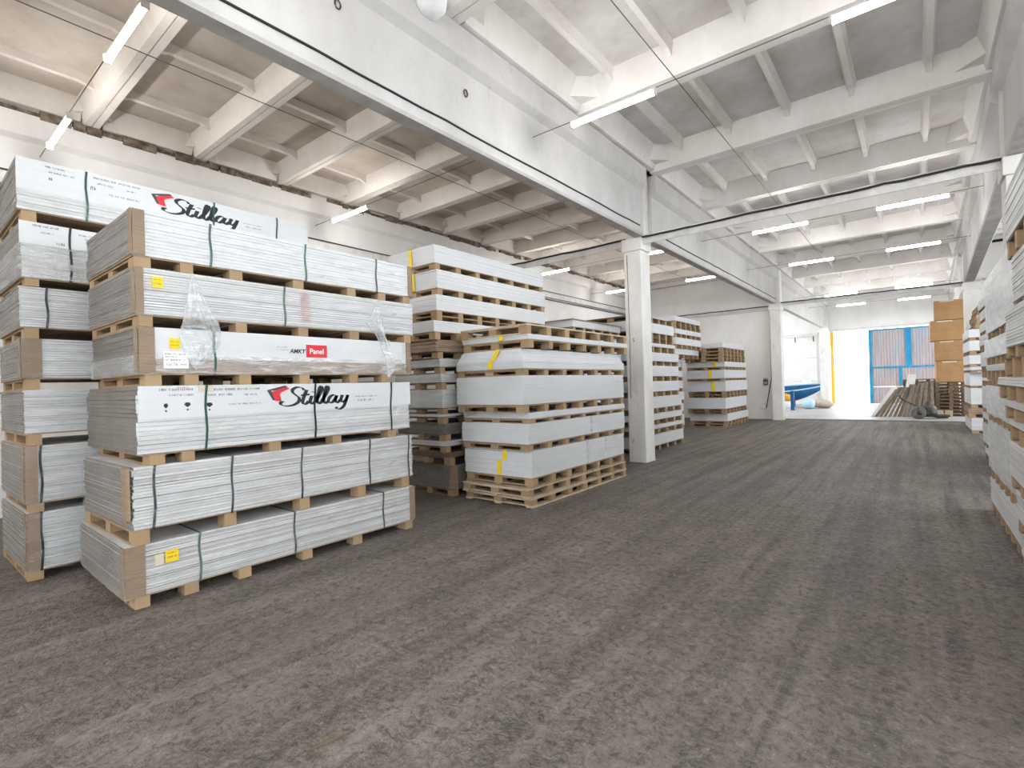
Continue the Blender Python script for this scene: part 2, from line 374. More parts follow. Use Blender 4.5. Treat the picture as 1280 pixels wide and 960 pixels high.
# ribbed precast ceiling slabs -----------------------------------------------------------------
def ceiling_slab(x0, x1, y0, y1, zr, zp, wr, smalls, mp, mr, rib_h=.13, along='y'):
    b = MB(); g = .006
    y0 += g; y1 -= g
    b.box(x0, x1, y0, y1, zp, zp+.05, mp)
    for (ya, yb) in ((y0, y0+wr), (y1, y1-wr)):      # tapering edge ribs
        s = 1 if yb > ya else -1
        b.extrude_x([(ya, zr), (yb - s*.04, zr), (yb + s*.05, zp+.01), (ya, zp+.01)], x0, x1, mr)
    for (xa, s) in ((x0, 1), (x1, -1)):               # sloping end ribs
        b.extrude_y([(xa, zr+.02), (xa+s*.10, zr+.02), (xa+s*.2, zp+.01), (xa, zp+.01)], y0+wr, y1-wr, mr)
        gz = .3 if wr > .13 else .14
        for (ya, t) in ((y0+wr, 1), (y1-wr, -1)):     # corner gussets
            xa2, ya2 = xa+s*.12, ya-t*.02
            P = [(xa2, ya2), (xa2+s*gz, ya2), (xa2, ya2+t*gz)]
            b.faces([(p[0], p[1], zr+.12) for p in P] + [(p[0], p[1], zp+.01) for p in P], [(0,1,2),(3,4,5),(0,1,4,3),(1,2,5,4),(2,0,3,5)], mr)
    for xs in smalls:
        b.extrude_y([(xs-.035, zp-rib_h), (xs+.035, zp-rib_h), (xs+.07, zp+.01), (xs-.07, zp+.01)], y0+wr*.8, y1-wr*.8, mr)
        for (ya, t) in ((y0+wr*.9, 1), (y1-wr*.9, -1)):   # haunch where the small rib meets the edge rib
            b.hexa([(xs-.035, ya, zp-rib_h-.06), (xs+.035, ya, zp-rib_h-.06), (xs+.035, ya+t*.16, zp-rib_h), (xs-.035, ya+t*.16, zp-rib_h),
                    (xs-.05, ya, zp), (xs+.05, ya, zp), (xs+.05, ya+t*.16, zp), (xs-.05, ya+t*.16, zp)], mr)
    return structure(b.build('ceiling_slab'))
yk = [6.57-2.69*5 + 2.69*i for i in range(16)]
for a, c in zip(yk, yk[1:]):
    if a > YF: break
    ceiling_slab(-3.82, max(.92, gx(a))-.02, a, c, 5.43, 5.84, .15, [-3.2,-2.37,-1.5,-.64,.24], M['slab'], M['slab_rib'])
y = 1.96-1.395*6
while y < YF:
    ceiling_slab(XL+.02, -4.155, y, y+1.395, 5.34, 5.66, .12, [-8.3,-6.85,-5.4], M['slab_left'], M['slab_left_rib'], .09)
    y += 1.395
for a, c in zip(yk, yk[1:]):
    if a > YF: break
    ceiling_slab(max(gx(c), 1.0)+.5, XR-.05, a, c, 5.43, 5.84, .15, [2.0,2.85,3.7,4.5,5.3], M['slab'], M['slab_rib'])

# pillars and main girders ----------------------------------------------------------------------
def girder(y0, y1, x0, x1, zb=4.2, zt=5.425, shift=0.):
    b = MB(); xm = (x0+x1)/2
    b.extrude_y([(x0,zb+.03),(x0+.02,zb),(x1-.02,zb),(x1,zb+.03),(x1,5.02),(x1+.09,5.09),(x1+.09,zt),(x0-.09,zt),(x0-.09,5.09),(x0,5.02)], y0, y1, M['beam'], shift)
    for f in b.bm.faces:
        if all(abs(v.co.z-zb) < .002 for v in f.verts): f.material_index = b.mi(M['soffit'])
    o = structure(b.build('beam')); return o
for y0, y1 in ((-7.4,-3.0), (-2.55, 8.86), (9.27, 20.2), (20.72, 32.5)):
    girder(y0, y1, BX0, BX1)
for y0, y1 in ((-7.4,-3.0), (-2.55, 8.86), (9.27, 20.2), (20.72, 32.5)):
    xa = gx(y0); girder(y0, y1, xa, xa+.25, shift=gx(y1)-xa)
def pillar(x0, x1, y0, y1, top=True, side=1):
    b = MB(); q = .02
    b.box(x0, x1, y0, y1, 0, 3.96, M['pillar'])
    b.box(x0-.03, x1+.03, y0-.03, y1+.02, 3.96, 4.195, M['pillar'])
    xa, xb = (x1-.27, x1+.0) if side == 1 else (x0, x0+.27)
    b.box(xa, xb, y0, y1, 4.195, 5.42, M['pillar'])
    # chipped base kerb
    b.box(x0-.008, x1+.008, y0-.008, y1+.008, 0, .03, M['pillar'])
    return structure(b.build('pillar', bevel=.012))
P1 = pillar(-4.27, -3.93, 8.86, 9.27)
pillar(-4.27, -3.93, -3.0, -2.55)
pillar(-4.08, -3.74, 20.2, 20.62)
pillar(-4.1, -3.72, 32.5, 32.95)
for y0, y1 in ((-3.0,-2.55), (8.86, 9.27), (20.2, 20.66), (32.5, 32.95)):
    xa = gx(y0); pillar(xa, xa+.36, y0, y1, side=0)
# cross ties with black cables
def tie(x0, x1, y, z0, z1, cab=True):
    b = MB(); b.box(x0, x1, y, y+.09, z0, z0+.06, M['steel_white']); b.box(x0, x1, y-.03, y+.1, z0+.06, z0+.085, M['steel_white'])
    b.box(x0, x1, y, y+.02, z0-.07, z0, M['steel_white'])
    structure(b.build('trim_4'))
    if cab:
        c = MB(); n = 24
        c.tube([(x0+(x1-x0)*i/n, y-.035, z0+.055+rnd.uniform(-.012,.006)) for i in range(n+1)], .017, M['cable'], 6)
        tag(c.build('power_cable'), {1:'black cable along the cross tie from near pillar across the aisle', 2:'black cable along the tie from near pillar to the side wall',
             3:'black cable along the far cross tie above the gate', 4:'black cable along the pipe on the partition wall'}[cab], 'cable')
tie(-3.93, .94, 8.92, 4.14, 4.2, 1)
tie(XL, -4.27, 9.0, 4.17, 4.2, 2)
tie(-3.74, 1.2, 20.4, 4.17, 4.2, 3)
tie(XL, -4.08, 20.47, 4.1, 4.2, 4)
b = MB(); b.tube([(1.55,20.5,5.35),(6.1,20.5,5.35)], .04, M['cable'], 8); structure(b.build('trim_5'))
b = MB(); b.tube([(1.6,20.5,4.28),(6.1,20.5,4.28)], .03, M['steel_white'], 8); structure(b.build('trim_5'))
# rail pair on the left wall
b = MB(); b.box(XL, XL+.12, YB, 20.5, 4.28, 4.44, M['steel_white']); b.box(XL, XL+.15, YB, 20.5, 4.44, 4.455, M['cable']); b.box(XL, XL+.05, YB, 20.5, 4.22, 4.235, M['cable'])
structure(b.build('trim_6'))
# black cable clipped to the beam faces
for y0, y1, lab in ((-2.5, 8.7, 'thin black cable clipped along the near main beam'), (9.5, 20.1, 'thin black cable clipped along the second main beam past the near pillar')):
    b = MB(); b.tube([(BX1+.008, y0+(y1-y0)*i/30, 4.35+rnd.uniform(-.006,.006)) for i in range(31)], .011, M['cable'], 6)
    tag(b.build('beam_cable'), lab, 'cable')
# ceiling wires
for pts, lab in (([(-2.35,-4,5.4),(-2.3,20,5.4)], 'thin wire strung under the ribs of the main aisle ceiling'),
                 ([(-6.6,-4,5.3),(-6.6,20,5.3)], 'thin wire strung along the middle of the side bay ceiling'),
                 ([(-4.9,-4,5.3),(-4.9,20,5.3)], 'thin wire strung near the main beam in the side bay')):
    b = MB(); b.tube(pts, .006, M['rope'], 5); tag(b.build('ceiling_wire'), lab, 'wire')
# screw eyes in the beam
for (y, z, lab) in ((2.55, 4.86, 'small rusty ring bolt in the near beam closest to the camera'), (4.15, 4.78, 'small rusty ring bolt further along the near beam')):
    b = MB(); n = 14
    b.tube([(BX1+.012, y+.028*math.cos(2*math.pi*i/n), z+.04*math.sin(2*math.pi*i/n)) for i in range(n+1)], .007, M['dark_metal'], 6)
    tag(b.build('ring_bolt'), lab, 'ring bolt')
b = MB(); b.lathe([(.02,.0),(.13,.0),(.16,-.04),(.15,-.12),(.10,-.18),(.03,-.2)], (-3.70, 3.52, 5.425), M['disc_white'])
tag(b.build('dome_lamp'), 'white plastic dome under the ceiling rib by the near beam', 'lamp')

# hanging LED tubes --------------------------------------------------------------------------------
def tube_light(x, y, z, label, length=1.06):
    t = thing('hanging_tube_light', (x, y, z), label, 'light', 'hanging LED tubes')
    b = MB(); b.box(-length/2, length/2, -.012, .012, .03, .045, M['steel_white']); b.box(-length/2-.02, -length/2, -.032, .032, -.03, .045, M['steel_white'])
    b.box(length/2, length/2+.02, -.032, .032, -.03, .045, M['steel_white']); b.build('housing', t)
    b = MB(); n = 14; pr = [(.028*math.cos(2*math.pi*i/n), .001+.028*math.sin(2*math.pi*i/n)) for i in range(n)]
    b.extrude_x([(p[0], p[1]) for p in pr], -length/2, length/2, M['led']); b.build('diffuser', t)
    return t
ZT = 4.71
rows = {1.42: 'first', 5.43: 'second', 12.1: 'third', 16.25: 'fourth', 23.5: 'fifth', 27.3: 'sixth', -2.0: 'rear', -5.6:'rearmost'}
for y, w in rows.items():
    for x, side in ((-8.0, 'side wall'), (-5.4 if y < 10 else -5.15, 'main beam in the side bay'), (-2.72 if y < 10 else -2.2, 'main beam over the aisle'), (.02, 'second girder over the aisle'), (3.6, 'added side windows')):
        if (y > 20 and x < -4.2) or (y == 5.43 and x == -5.4): continue
        tube_light(x, y, ZT, 'lit white LED tube of the %s row, nearest the %s' % (w, side))
    if y < 20.5:
        b = MB(); b.tube([(XL, y, ZT+.05), (BX0, y, ZT+.05)], .005, M['rope'], 5)
        tag(b.build('suspension_wire'), 'thin wire carrying the %s row of tubes in the side bay' % w, 'wire', 'suspension wires')
    b = MB(); b.tube([(BX1, y, ZT+.05), (gx(y), y, ZT+.05)], .005, M['rope'], 5)
    tag(b.build('suspension_wire'), 'thin wire carrying the %s row of tubes over the aisle' % w, 'wire', 'suspension wires')

# ------------------------------------------------------------------ prints and lettering (flat in the YZ plane, facing +X)
STROKES = [
 [(1.5,1.72),(1.35,2.0),(1.0,2.08),(.7,1.85),(.68,1.5),(.9,1.15),(1.12,.8),(1.08,.35),(.7,.0),(.2,-.08),(-.15,.12),(-.15,.38),(.05,.42)],
 [(2.12,1.75),(1.92,1.0),(1.8,.35),(1.88,.05),(2.08,.1),(2.25,.4)], [(1.68,1.12),(2.0,1.14),(2.32,1.2)],
 [(2.5,1.02),(2.36,.4),(2.42,.06),(2.6,.1),(2.78,.42)], [(2.6,1.42),(2.63,1.5)],
 [(2.76,.35),(3.05,1.05),(3.28,1.75),(3.28,2.1),(3.14,2.05),(3.0,1.4),(2.9,.5),(2.96,.06),(3.14,.1),(3.28,.4)],
 [(3.26,.35),(3.55,1.05),(3.78,1.75),(3.78,2.1),(3.64,2.05),(3.5,1.4),(3.4,.5),(3.46,.06),(3.62,.1),(3.72,.3)],
 [(4.42,.88),(4.2,1.02),(3.92,.82),(3.78,.4),(3.86,.08),(4.08,.12),(4.3,.5),(4.45,.95)], [(4.45,.95),(4.34,.4),(4.4,.06),(4.56,.1),(4.74,.42)],
 [(4.92,1.0),(4.8,.45),(4.86,.1),(5.06,.14),(5.26,.5),(5.38,.98)], [(5.38,.98),(5.2,.2),(5.0,-.45),(4.7,-.78),(4.42,-.7),(4.42,-.5)]]
def catmull(p, n=10):
    q = [p[0]] + p + [p[-1]]; out = []
    for i in range(1, len(q)-2):
        for k in range(n):
            t = k/n; a, b_, c, d = q[i-1], q[i], q[i+1], q[i+2]
            out.append(tuple(.5*((2*b_[j]) + (-a[j]+c[j])*t + (2*a[j]-5*b_[j]+4*c[j]-d[j])*t*t + (-a[j]+3*b_[j]-3*c[j]+d[j])*t**3) for j in (0,1)))
    out.append(p[-1]); return out
def script_word(parent, x, y0, y1, zc, h):
    """brush-script word: x-height scaled so that the word spans y0..y1"""
    b = MB(); sx = (y1-y0)/5.15; sz = h/2.9; k = b.mi(M['ink'])
    for q_, st in enumerate(STROKES):
        if q_: st = [(px-.42, pz) for px, pz in st]
        c = catmull(st); prev = None
        for i, p in enumerate(c):
            a = c[max(i-1,0)]; d = c[min(i+1,len(c)-1)]
            tx, ty = d[0]-a[0], d[1]-a[1]; l = math.hypot(tx, ty) or 1; tx, ty = tx/l, ty/l
            w = .045 + .10*abs(tx*math.sin(R(150)) - ty*math.cos(R(150)))**1.3
            cur = [b.bm.verts.new((x, y0+.1*sx+(p[0]-s*ty*w)*sx, zc-h*.22+(p[1]+s*tx*w)*sz)) for s in (1,-1)]
            if prev:
                f = b.bm.faces.new((prev[0], prev[1], cur[1], cur[0])); f.material_index = k
            prev = cur
    return b.build('lettering', parent)
def chevron(parent, x, y0, z0, w, h):
    b = MB()
    def poly(ps, m, dx=0.): b.faces([(x+dx, y0+p[0]*w, z0+p[1]*h) for p in ps], [tuple(range(len(ps)))], m)
    poly([(0,.72),(.78,1.),(.92,.92),(.33,.68),(.18,.70)], M['dark_grey']); poly([(0,.72),(.18,.70),(.40,.06),(.24,.08)], M['dark_grey'])
    poly([(.20,.62),(.85,.90),(1.0,.80),(.62,.56),(.55,.44),(.62,.0),(.34,.04)], M['red'], .0006)
    return b.build('emblem', parent)
def text_rows(parent, x, rows_, m, name='printing', seed=3):
    """rows of small block characters: (y0, y1, z, height)"""
    rr = random.Random(seed); b = MB()
    for (y0, y1, z, h) in rows_:
        y = y0
        while y < y1 - h*.3:
            for _ in range(rr.randint(3, 8)):
                w = h*rr.uniform(.45, .7)
                if y + w > y1: break
                t = h*.16
                b.faces([(x,y,z),(x,y+t,z),(x,y+t,z+h),(x,y,z+h)], [(0,1,2,3)], m)
                if rr.random() < .8:
                    q = z + rr.choice((0, h*.42, h*.84)); b.faces([(x,y,q),(x,y+w*.75,q),(x,y+w*.75,q+t),(x,y,q+t)], [(0,1,2,3)], m)
                if rr.random() < .5: b.faces([(x,y+w*.6,z),(x,y+w*.6+t,z),(x,y+w*.6+t,z+h),(x,y+w*.6,z+h)], [(0,1,2,3)], m)
                y += w*1.25
            y += h*.7
    return b.build(name, parent)
def font_text(parent, name, s, x, y, z, size, m, axis='X', shear=0., bold=0.):
    cu = bpy.data.curves.new(name, 'FONT'); cu.body = s; cu.size = size; cu.shear = shear; cu.offset = bold
    tmp = bpy.data.objects.new(name+'_source', cu)
    COL.objects.link(tmp); dg = bpy.context.evaluated_depsgraph_get(); dg.update()
    me = bpy.data.meshes.new_from_object(tmp.evaluated_get(dg)); bpy.data.objects.remove(tmp); bpy.data.curves.remove(cu)
    me.name = name
    for v in me.vertices:
        a, c = v.co.x, v.co.y
        v.co = (x, y+a, z+c) if axis == 'X' else (x+a, y, z+c)
    me.materials.clear(); me.materials.append(m)
    o = bpy.data.objects.new(name, me); COL.objects.link(o); o.parent = parent; return o
def patch(parent, name, x, y0, y1, z0, z1, m, tilt=0.):
    b = MB(); b.box(x, x+.0012, y0, y1, z0+tilt*0, z1, m); o = b.build(name, parent)
    return o

# ------------------------------------------------------------------ packs on pallets
_blk = {}
def block_mesh(mat):
    if mat not in _blk:
        b = MB(); b.box(-.5,.5,-.5,.5,0,1,M[mat]); o = b.build('block'); COL.objects.unlink(o); _blk[mat] = o
    return _blk[mat]
def pallet(parent, D, Ln, z0, z1, ys, detail, mat='wood', bmat='wood_block', bottom=False, deck_t=.012, bw=.095):
    """deck boards, cross stringers and skids in one mesh; the blocks one can see are its sub-parts"""
    b = MB(); h = z1-z0; dt = min(deck_t, h*.3); zd = z1-dt
    nb = max(4, int(D/.16)); w = D/nb
    for i in range(nb): b.box(-D/2+i*w+.004, -D/2+(i+1)*w-.004, -Ln/2, Ln/2, zd, z1-.0015, M[mat])
    st = min(.016, h*.2)
    for y in ys:
        b.box(-D/2+.12, D/2-.12, y-bw/2, y+bw/2, zd-st, zd, M[mat])
    zb0 = z0+.0015
    if bottom:
        for x in (-D/2+.05, 0, D/2-.05): b.box(x-.05, x+.05, -Ln/2, Ln/2, z0+.0015, z0+.018, M[mat])
        b.box(-D/2, D/2, ys[0]-.05, ys[0]+.05, z0+.018, z0+.03, M[mat])
        zb0 = z0+.018
    else:
        for y in (ys[0], ys[-1]): b.box(-D/2+.01, D/2-.11, y-bw/2, y+bw/2, z0+.0015, z0+.0015+min(.014, h*.15), M[mat])
    bd = min(.13, D*.12); vis = []
    for j, y in enumerate(ys):
        for i, x in enumerate((D/2-bd/2-.004, 0, -D/2+bd/2+.004)):
            if detail and (i == 0 or j == 0): vis.append((x, y))
            else: b.box(x-bd/2, x+bd/2, y-bw/2+.002, y+bw/2-.002, zb0, zd-.0005, M[bmat])
    o = b.build('pallet', parent)
    for x, y in vis:
        share(block_mesh(bmat), 'block', o, (x, y, zb0), (0,0,rnd.uniform(-.04,.04)), (bd, bw*rnd.uniform(.9,1.08), zd-.0005-zb0))
    return o
def bundle(parent, D, Ln, zb, zt, thick, mat, jit=.003, seed=0, slump=0., low=None, name='board_bundle', end=None, groups=1):
    rr = random.Random(seed); b = MB(); n = max(1, round((zt-zb)/thick)); t = (zt-zb)/n
    gx_ = [rr.uniform(-jit, jit)*3 for _ in range(groups+1)]
    for i in range(n):
        a = [rr.uniform(-jit, jit) for _ in range(4)]; q = i/max(1, n-1)
        s = slump*max(0., q-.35); go = gx_[int(q*groups)]
        m = M[low[1]] if low and i < n*low[0] else M[rr.choice(VAR.get(mat, [mat]))]
        b.box(-D/2+a[0], D/2+a[1]-s, -Ln/2+a[2]+s+go, Ln/2+a[3]+go, zb+i*t+.0006, zb+(i+1)*t-rr.choice((.0012,.0012,.0016) if mat == 'board_clean' else (.0012,.0015,.003) if mat == 'board' else (.0012,.002,.003,.0045)), m,
              {2: M[end], 5: M[end]} if end else None)
    return b.build(name, parent)
def strap(parent, D, y, zb, zt, mat, w=.017, lean=0., off=.0045):
    b = MB(); x = D/2+off; t = .0025
    for (xa, xb, za, zc, wob) in ((x, x+t, zb-.012, zt+.001, 1), (-x-t, -x, zb-.012, zt+.001, 0)):
        n = 6
        for i in range(n):
            f = lambda k: lean*(k/n) + .006*math.sin(k*1.3+y)*wob
            z0_, z1_ = za+(zc-za)*i/n, za+(zc-za)*(i+1)/n
            b.hexa([(xa,y-w/2+f(i),z0_),(xb,y-w/2+f(i),z0_),(xb,y+w/2+f(i),z0_),(xa,y+w/2+f(i),z0_),
                    (xa,y-w/2+f(i+1),z1_),(xb,y-w/2+f(i+1),z1_),(xb,y+w/2+f(i+1),z1_),(xa,y+w/2+f(i+1),z1_)], M[mat])
    b.box(-x, x, y-w/2+lean, y+w/2+lean, zt-.0004, zt+.0011, M[mat])
    return b.build('strap', parent)
def guard(parent, D, Ln, zb, zt, end, w=.11, mat='wood_guard', both=True):
    b = MB(); s = -1 if end == 0 else 1; y = s*Ln/2; x = D/2
    b.box(x+.0035, x+.011, min(y, y-s*w), max(y, y-s*w), zb+.004, zt-.002, M[mat])
    if both: b.box(x-.06, x+.011, min(y+s*.0045, y+s*.011), max(y+s*.0045, y+s*.011), zb+.004, zt-.002, M[mat])
    return b.build('corner_guard', parent)
def film(parent, D, Ln, zb, zt, mat='film', seed=0, amp=.004, lap=.0, off=.007, around=False):
    rr = random.Random(seed); b = MB(); k = b.mi(M[mat]); path = []
    x, y = D/2+off, Ln/2+off
    def seg(p, q, n): return [(p[0]+(q[0]-p[0])*i/n, p[1]+(q[1]-p[1])*i/n) for i in range(n)]
    path = seg((-x,-y),(x,-y),14) + seg((x,-y),(x,y),30) + seg((x,y),(-x,y),8) + ([(-x,y)] if not around else seg((-x,y),(-x,-y),30) + [(-x,-y)])
    nz = 7; grid = []
    for j in range(nz+1):
        z = zb-lap + (zt+.0005-zb+lap)*j/nz; row = []
        for i, (px, py) in enumerate(path):
            a = rr.uniform(0, amp); row.append(b.bm.verts.new((px + (a if abs(px-x) < 1e-6 else 0), py - (a if abs(py+y) < 1e-6 else 0), z + (rr.uniform(-.012,.008) if j == 0 else 0))))
        grid.append(row)
    for A, B in zip(grid, grid[1:]):
        for i in range(len(path)-1):
            f = b.bm.faces.new((A[i], A[i+1], B[i+1], B[i])); f.material_index = k; f.smooth = True
    return b.build('film_wrap', parent)
ORD = ['lowest', 'second', 'third', 'fourth', 'fifth', 'sixth', 'seventh', 'eighth', 'ninth', 'tenth', 'eleventh', 'twelfth', 'thirteenth', 'fourteenth', 'fifteenth', 'sixteenth']
def size_word(h): return 'thin' if h < .13 else ('medium' if h < .3 else 'thick')
class Pack: pass
def lab(s):
    if len(s.split()) > 16: print('LONG', len(s.split()), s)
    return s
def make_pack(stack, k, total, phrase, xf, D, yn, Ln, z0, zb, zt, detail=1, look=None, mat='board', thick=.02, ys=None, rz=0., pm=('wood','wood_block'),
              bottom=False, nb=5, jit=.003, slump=0., low=None, end=None, groups=1, deck_t=.012):
    name = 'board_pack' if zt else 'empty_pallet'
    pos = 'topmost' if k == total-1 else (ORD[k] if k == 0 else ORD[k]+' up')
    if look is None: look = (size_word(zt-zb) + ' white board pack') if zt else 'empty wooden pallet'
    t = thing(name, (xf-D/2, yn+Ln/2, z0), lab('%s, %s in the %s' % (look, pos, phrase)), 'board pack' if zt else 'pallet', 'packs in the '+phrase, rz)
    p = Pack(); p.t = t; p.D = D; p.L = Ln; p.zb = zb-z0; p.zt = (zt-z0) if zt else None; p.y0 = yn+Ln/2; p.z0 = z0
    if ys is None: ys = [yn+.06 + (Ln-.12)*i/(nb-1) for i in range(nb)]
    pallet(t, D, Ln, 0, zb-z0, [y-p.y0 for y in ys], detail, pm[0], pm[1], bottom, deck_t)
    if zt: p.b = bundle(t, D, Ln, zb-z0, zt-z0, thick, mat, jit, seed=hash_(stack, k), slump=slump, low=low, end=end, groups=groups)
    return p
def hash_(s, k): return sum(ord(c)*(i+3) for i, c in enumerate(s))*31 + k*7
def straps(p, lst, lean=0., off=.0045):
    for y, m in lst: strap(p.t, p.D, y-p.y0, p.zb, p.zt, m, lean=lean, off=off)

# ---- S1: the foremost strapped stack
ph = 'foremost strapped stack'
G, K = 'strap_green', 'strap_black'
YS6 = [1.16, 1.47, 1.86, 2.4, 2.92, 3.55]
x0 = -4.3
p = make_pack('S1', 0, 6, ph, x0, 1.26, 1.06, 2.56, 0, .093, .45, look='grey-white pack with yellow sticker', mat='board_dirty', thick=.018, ys=YS6, end='board_dusty_shaded', rz=R(-.6))
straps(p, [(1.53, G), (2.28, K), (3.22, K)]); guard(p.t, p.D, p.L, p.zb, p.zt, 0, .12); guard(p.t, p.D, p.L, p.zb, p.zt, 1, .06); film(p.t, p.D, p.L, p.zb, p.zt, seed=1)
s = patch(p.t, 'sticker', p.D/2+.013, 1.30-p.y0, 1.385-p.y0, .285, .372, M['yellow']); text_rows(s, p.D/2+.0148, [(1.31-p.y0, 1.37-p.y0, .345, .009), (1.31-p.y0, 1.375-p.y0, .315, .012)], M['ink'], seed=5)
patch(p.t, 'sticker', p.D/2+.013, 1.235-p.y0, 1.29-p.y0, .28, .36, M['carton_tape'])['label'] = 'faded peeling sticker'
p = make_pack('S1', 1, 6, ph, x0+.005, 1.26, 1.09, 2.52, .45, .565, 1.005, look='streaky grey-white pack with five black straps', mat='board_dirty', thick=.022, ys=[1.15,1.74,2.37,2.97,3.52], jit=.007, end='board_dusty_shaded', rz=R(.5))
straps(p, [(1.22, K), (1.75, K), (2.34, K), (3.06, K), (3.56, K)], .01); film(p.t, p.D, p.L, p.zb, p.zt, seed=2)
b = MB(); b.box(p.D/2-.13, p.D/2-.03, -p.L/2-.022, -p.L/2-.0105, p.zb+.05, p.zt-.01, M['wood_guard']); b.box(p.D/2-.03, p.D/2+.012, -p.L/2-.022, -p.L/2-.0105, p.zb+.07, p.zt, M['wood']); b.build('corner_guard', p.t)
p = make_pack('S1', 2, 6, ph, x0+.03, 1.32, 1.15, 2.43, 1.005, 1.09, 1.575, look='printed thick pack with script logo', mat='board', thick=.033, ys=[1.25,1.45,2.11,2.7,3.34], jit=.006, end='board_dusty_shaded')
straps(p, [(1.57, G), (2.47, K), (3.32, K)], .01, .0105)
X = p.D/2+.0082; q = p.y0; e = p.z0
b = MB(); b.box(p.D/2-.01, p.D/2+.0072, -p.L/2-.004, p.L/2+.004, 1.335-e, 1.573-e, M['board_clean']); pr = b.build('printed_board', p.t); pr['label'] = 'white cover board carrying the printing'
chevron(pr, X, 2.045-q, 1.425-e, .20, .135); script_word(pr, X, 2.17-q, 2.83-q, 1.435-e, .215)
text_rows(pr, X, [(1.27-q,1.50-q,1.535-e,.017),(1.62-q,2.0-q,1.53-e,.017),(1.33-q,1.50-q,1.495-e,.015),(1.59-q,1.78-q,1.49-e,.015),(1.86-q,1.96-q,1.485-e,.014),(1.74-q,2.0-q,1.413-e,.012),(2.9-q,3.16-q,1.435-e,.012),(2.93-q,3.13-q,1.395-e,.02)], M['dark_grey'], seed=8)
b = MB()
for (yc, zc, w) in ((1.31,1.425,.03),(1.45,1.428,.045),(1.60,1.42,.05)):
    b.faces([(X,yc-w/2-q,zc-e),(X,yc-q,zc-.018-e),(X,yc+w/2-q,zc-e),(X,yc+w*.3-q,zc+.018-e),(X,yc-w*.3-q,zc+.018-e)], [(0,1,2,3,4)], M['ink'])
    b.faces([(X,yc-.006-q,zc-.042-e),(X,yc+.006-q,zc-.042-e),(X,yc+.006-q,zc-.03-e),(X,yc-.006-q,zc-.03-e)], [(0,1,2,3)], M['ink'])
b.build('pictograms', pr)
text_rows(pr, X+.0004, [(1.385-q,1.49-q,1.535-e,.028)], M['red_faint'], 'red_stamp', 4)
b = MB()
for yy in (1.56,): b.box(X, X+.002, yy-.03-q, yy+.07-q, 1.52-e, 1.573-e, M['carton_tape'])
b.build('tape_piece', p.t)
film(p.t, p.D, p.L, p.zb, p.zt-.26, seed=3, mat='film')
p = make_pack('S1', 3, 6, ph, x0, 1.22, 1.16, 2.46, 1.575, 1.665, 2.0, look='white pack with red panel print over brown boards', mat='board_clean', thick=.0155, ys=[1.25,1.5,1.89,2.41,2.92,3.3], low=(.3,'card_brown'), end='board_dusty_shaded')
straps(p, [(1.66, G)]); guard(p.t, p.D, p.L, p.zb, p.zt, 0, .10); guard(p.t, p.D, p.L, p.zb, p.zt, 1, .05)
X = p.D/2+.0045; q = p.y0; e = p.z0
b = MB(); b.box(p.D/2-.01, p.D/2+.0028, 1.262-q, 3.52-q, 1.772-e, 1.998-e, M['board_clean']); pr = b.build('printed_board', p.t)
s = patch(pr, 'red_panel', X, 2.425-q, 2.63-q, 1.812-e, 1.925-e, M['red'])
font_text(s, 'lettering', 'Panel', X+.0016, 2.455-q, 1.845-e, .068, M['white_print'], bold=.001)
font_text(pr, 'lettering', 'AMKT', X+.0002, 2.27-q, 1.845-e, .052, M['ink'], shear=.25, bold=.0015)
text_rows(pr, X+.0002, [(2.16-q,2.27-q,1.888-e,.012),(2.19-q,2.27-q,1.865-e,.01),(3.42-q,3.5-q,1.80-e,.012)], M['grey_ink'], seed=2)
s = patch(p.t, 'sticker', X+.004, 1.352-q, 1.42-q, 1.845-e, 1.925-e, M['yellow']); text_rows(s, X+.0058, [(1.356-q,1.415-q,1.895-e,.008),(1.356-q,1.415-q,1.868-e,.01)], M['dark_grey'], seed=11)
s = patch(p.t, 'paper_label', X+.006, 1.31-q, 1.475-q, 1.70-e, 1.825-e, M['paper']); text_rows(s, X+.0078, [(1.32-q,1.46-q,1.80-e,.012),(1.32-q,1.40-q,1.782-e,.008),(1.32-q,1.46-q,1.757-e,.012),(1.33-q,1.40-q,1.722-e,.016),(1.42-q,1.46-q,1.725-e,.009)], M['ink'], seed=12)
film(p.t, p.D, p.L, p.zb, p.zt-.2, seed=4, mat='film_dense', off=.005)
p = make_pack('S1', 4, 6, ph, x0, 1.22, 1.15, 2.53, 2.0, 2.088, 2.425, look='film-wrapped white pack with yellow sticker and torn film', mat='board', thick=.02, ys=[1.21,1.87,2.41,2.94,3.6], end='board_dusty_shaded', groups=2)
straps(p, [(2.235, G)]); film(p.t, p.D, p.L, p.zb, p.zt, seed=5, lap=.01); guard(p.t, p.D, p.L, p.zb, p.zt, 0, .05)
X = p.D/2+.014; q = p.y0; e = p.z0
s = patch(p.t, 'sticker', X, 1.252-q, 1.318-q, 2.285-e, 2.365-e, M['yellow']); text_rows(s, X+.0018, [(1.257-q,1.31-q,2.34-e,.008),(1.257-q,1.31-q,2.31-e,.01)], M['dark_grey'], seed=13)
b = MB()
for i in range(15): b.faces([(X,2.385-q,2.13+i*.018-e),(X,2.465-q,2.13+i*.018-e),(X,2.465-q,2.137+i*.018-e),(X,2.385-q,2.137+i*.018-e)], [(0,1,2,3)], M['red_faint'])
b.build('red_marks', p.t)
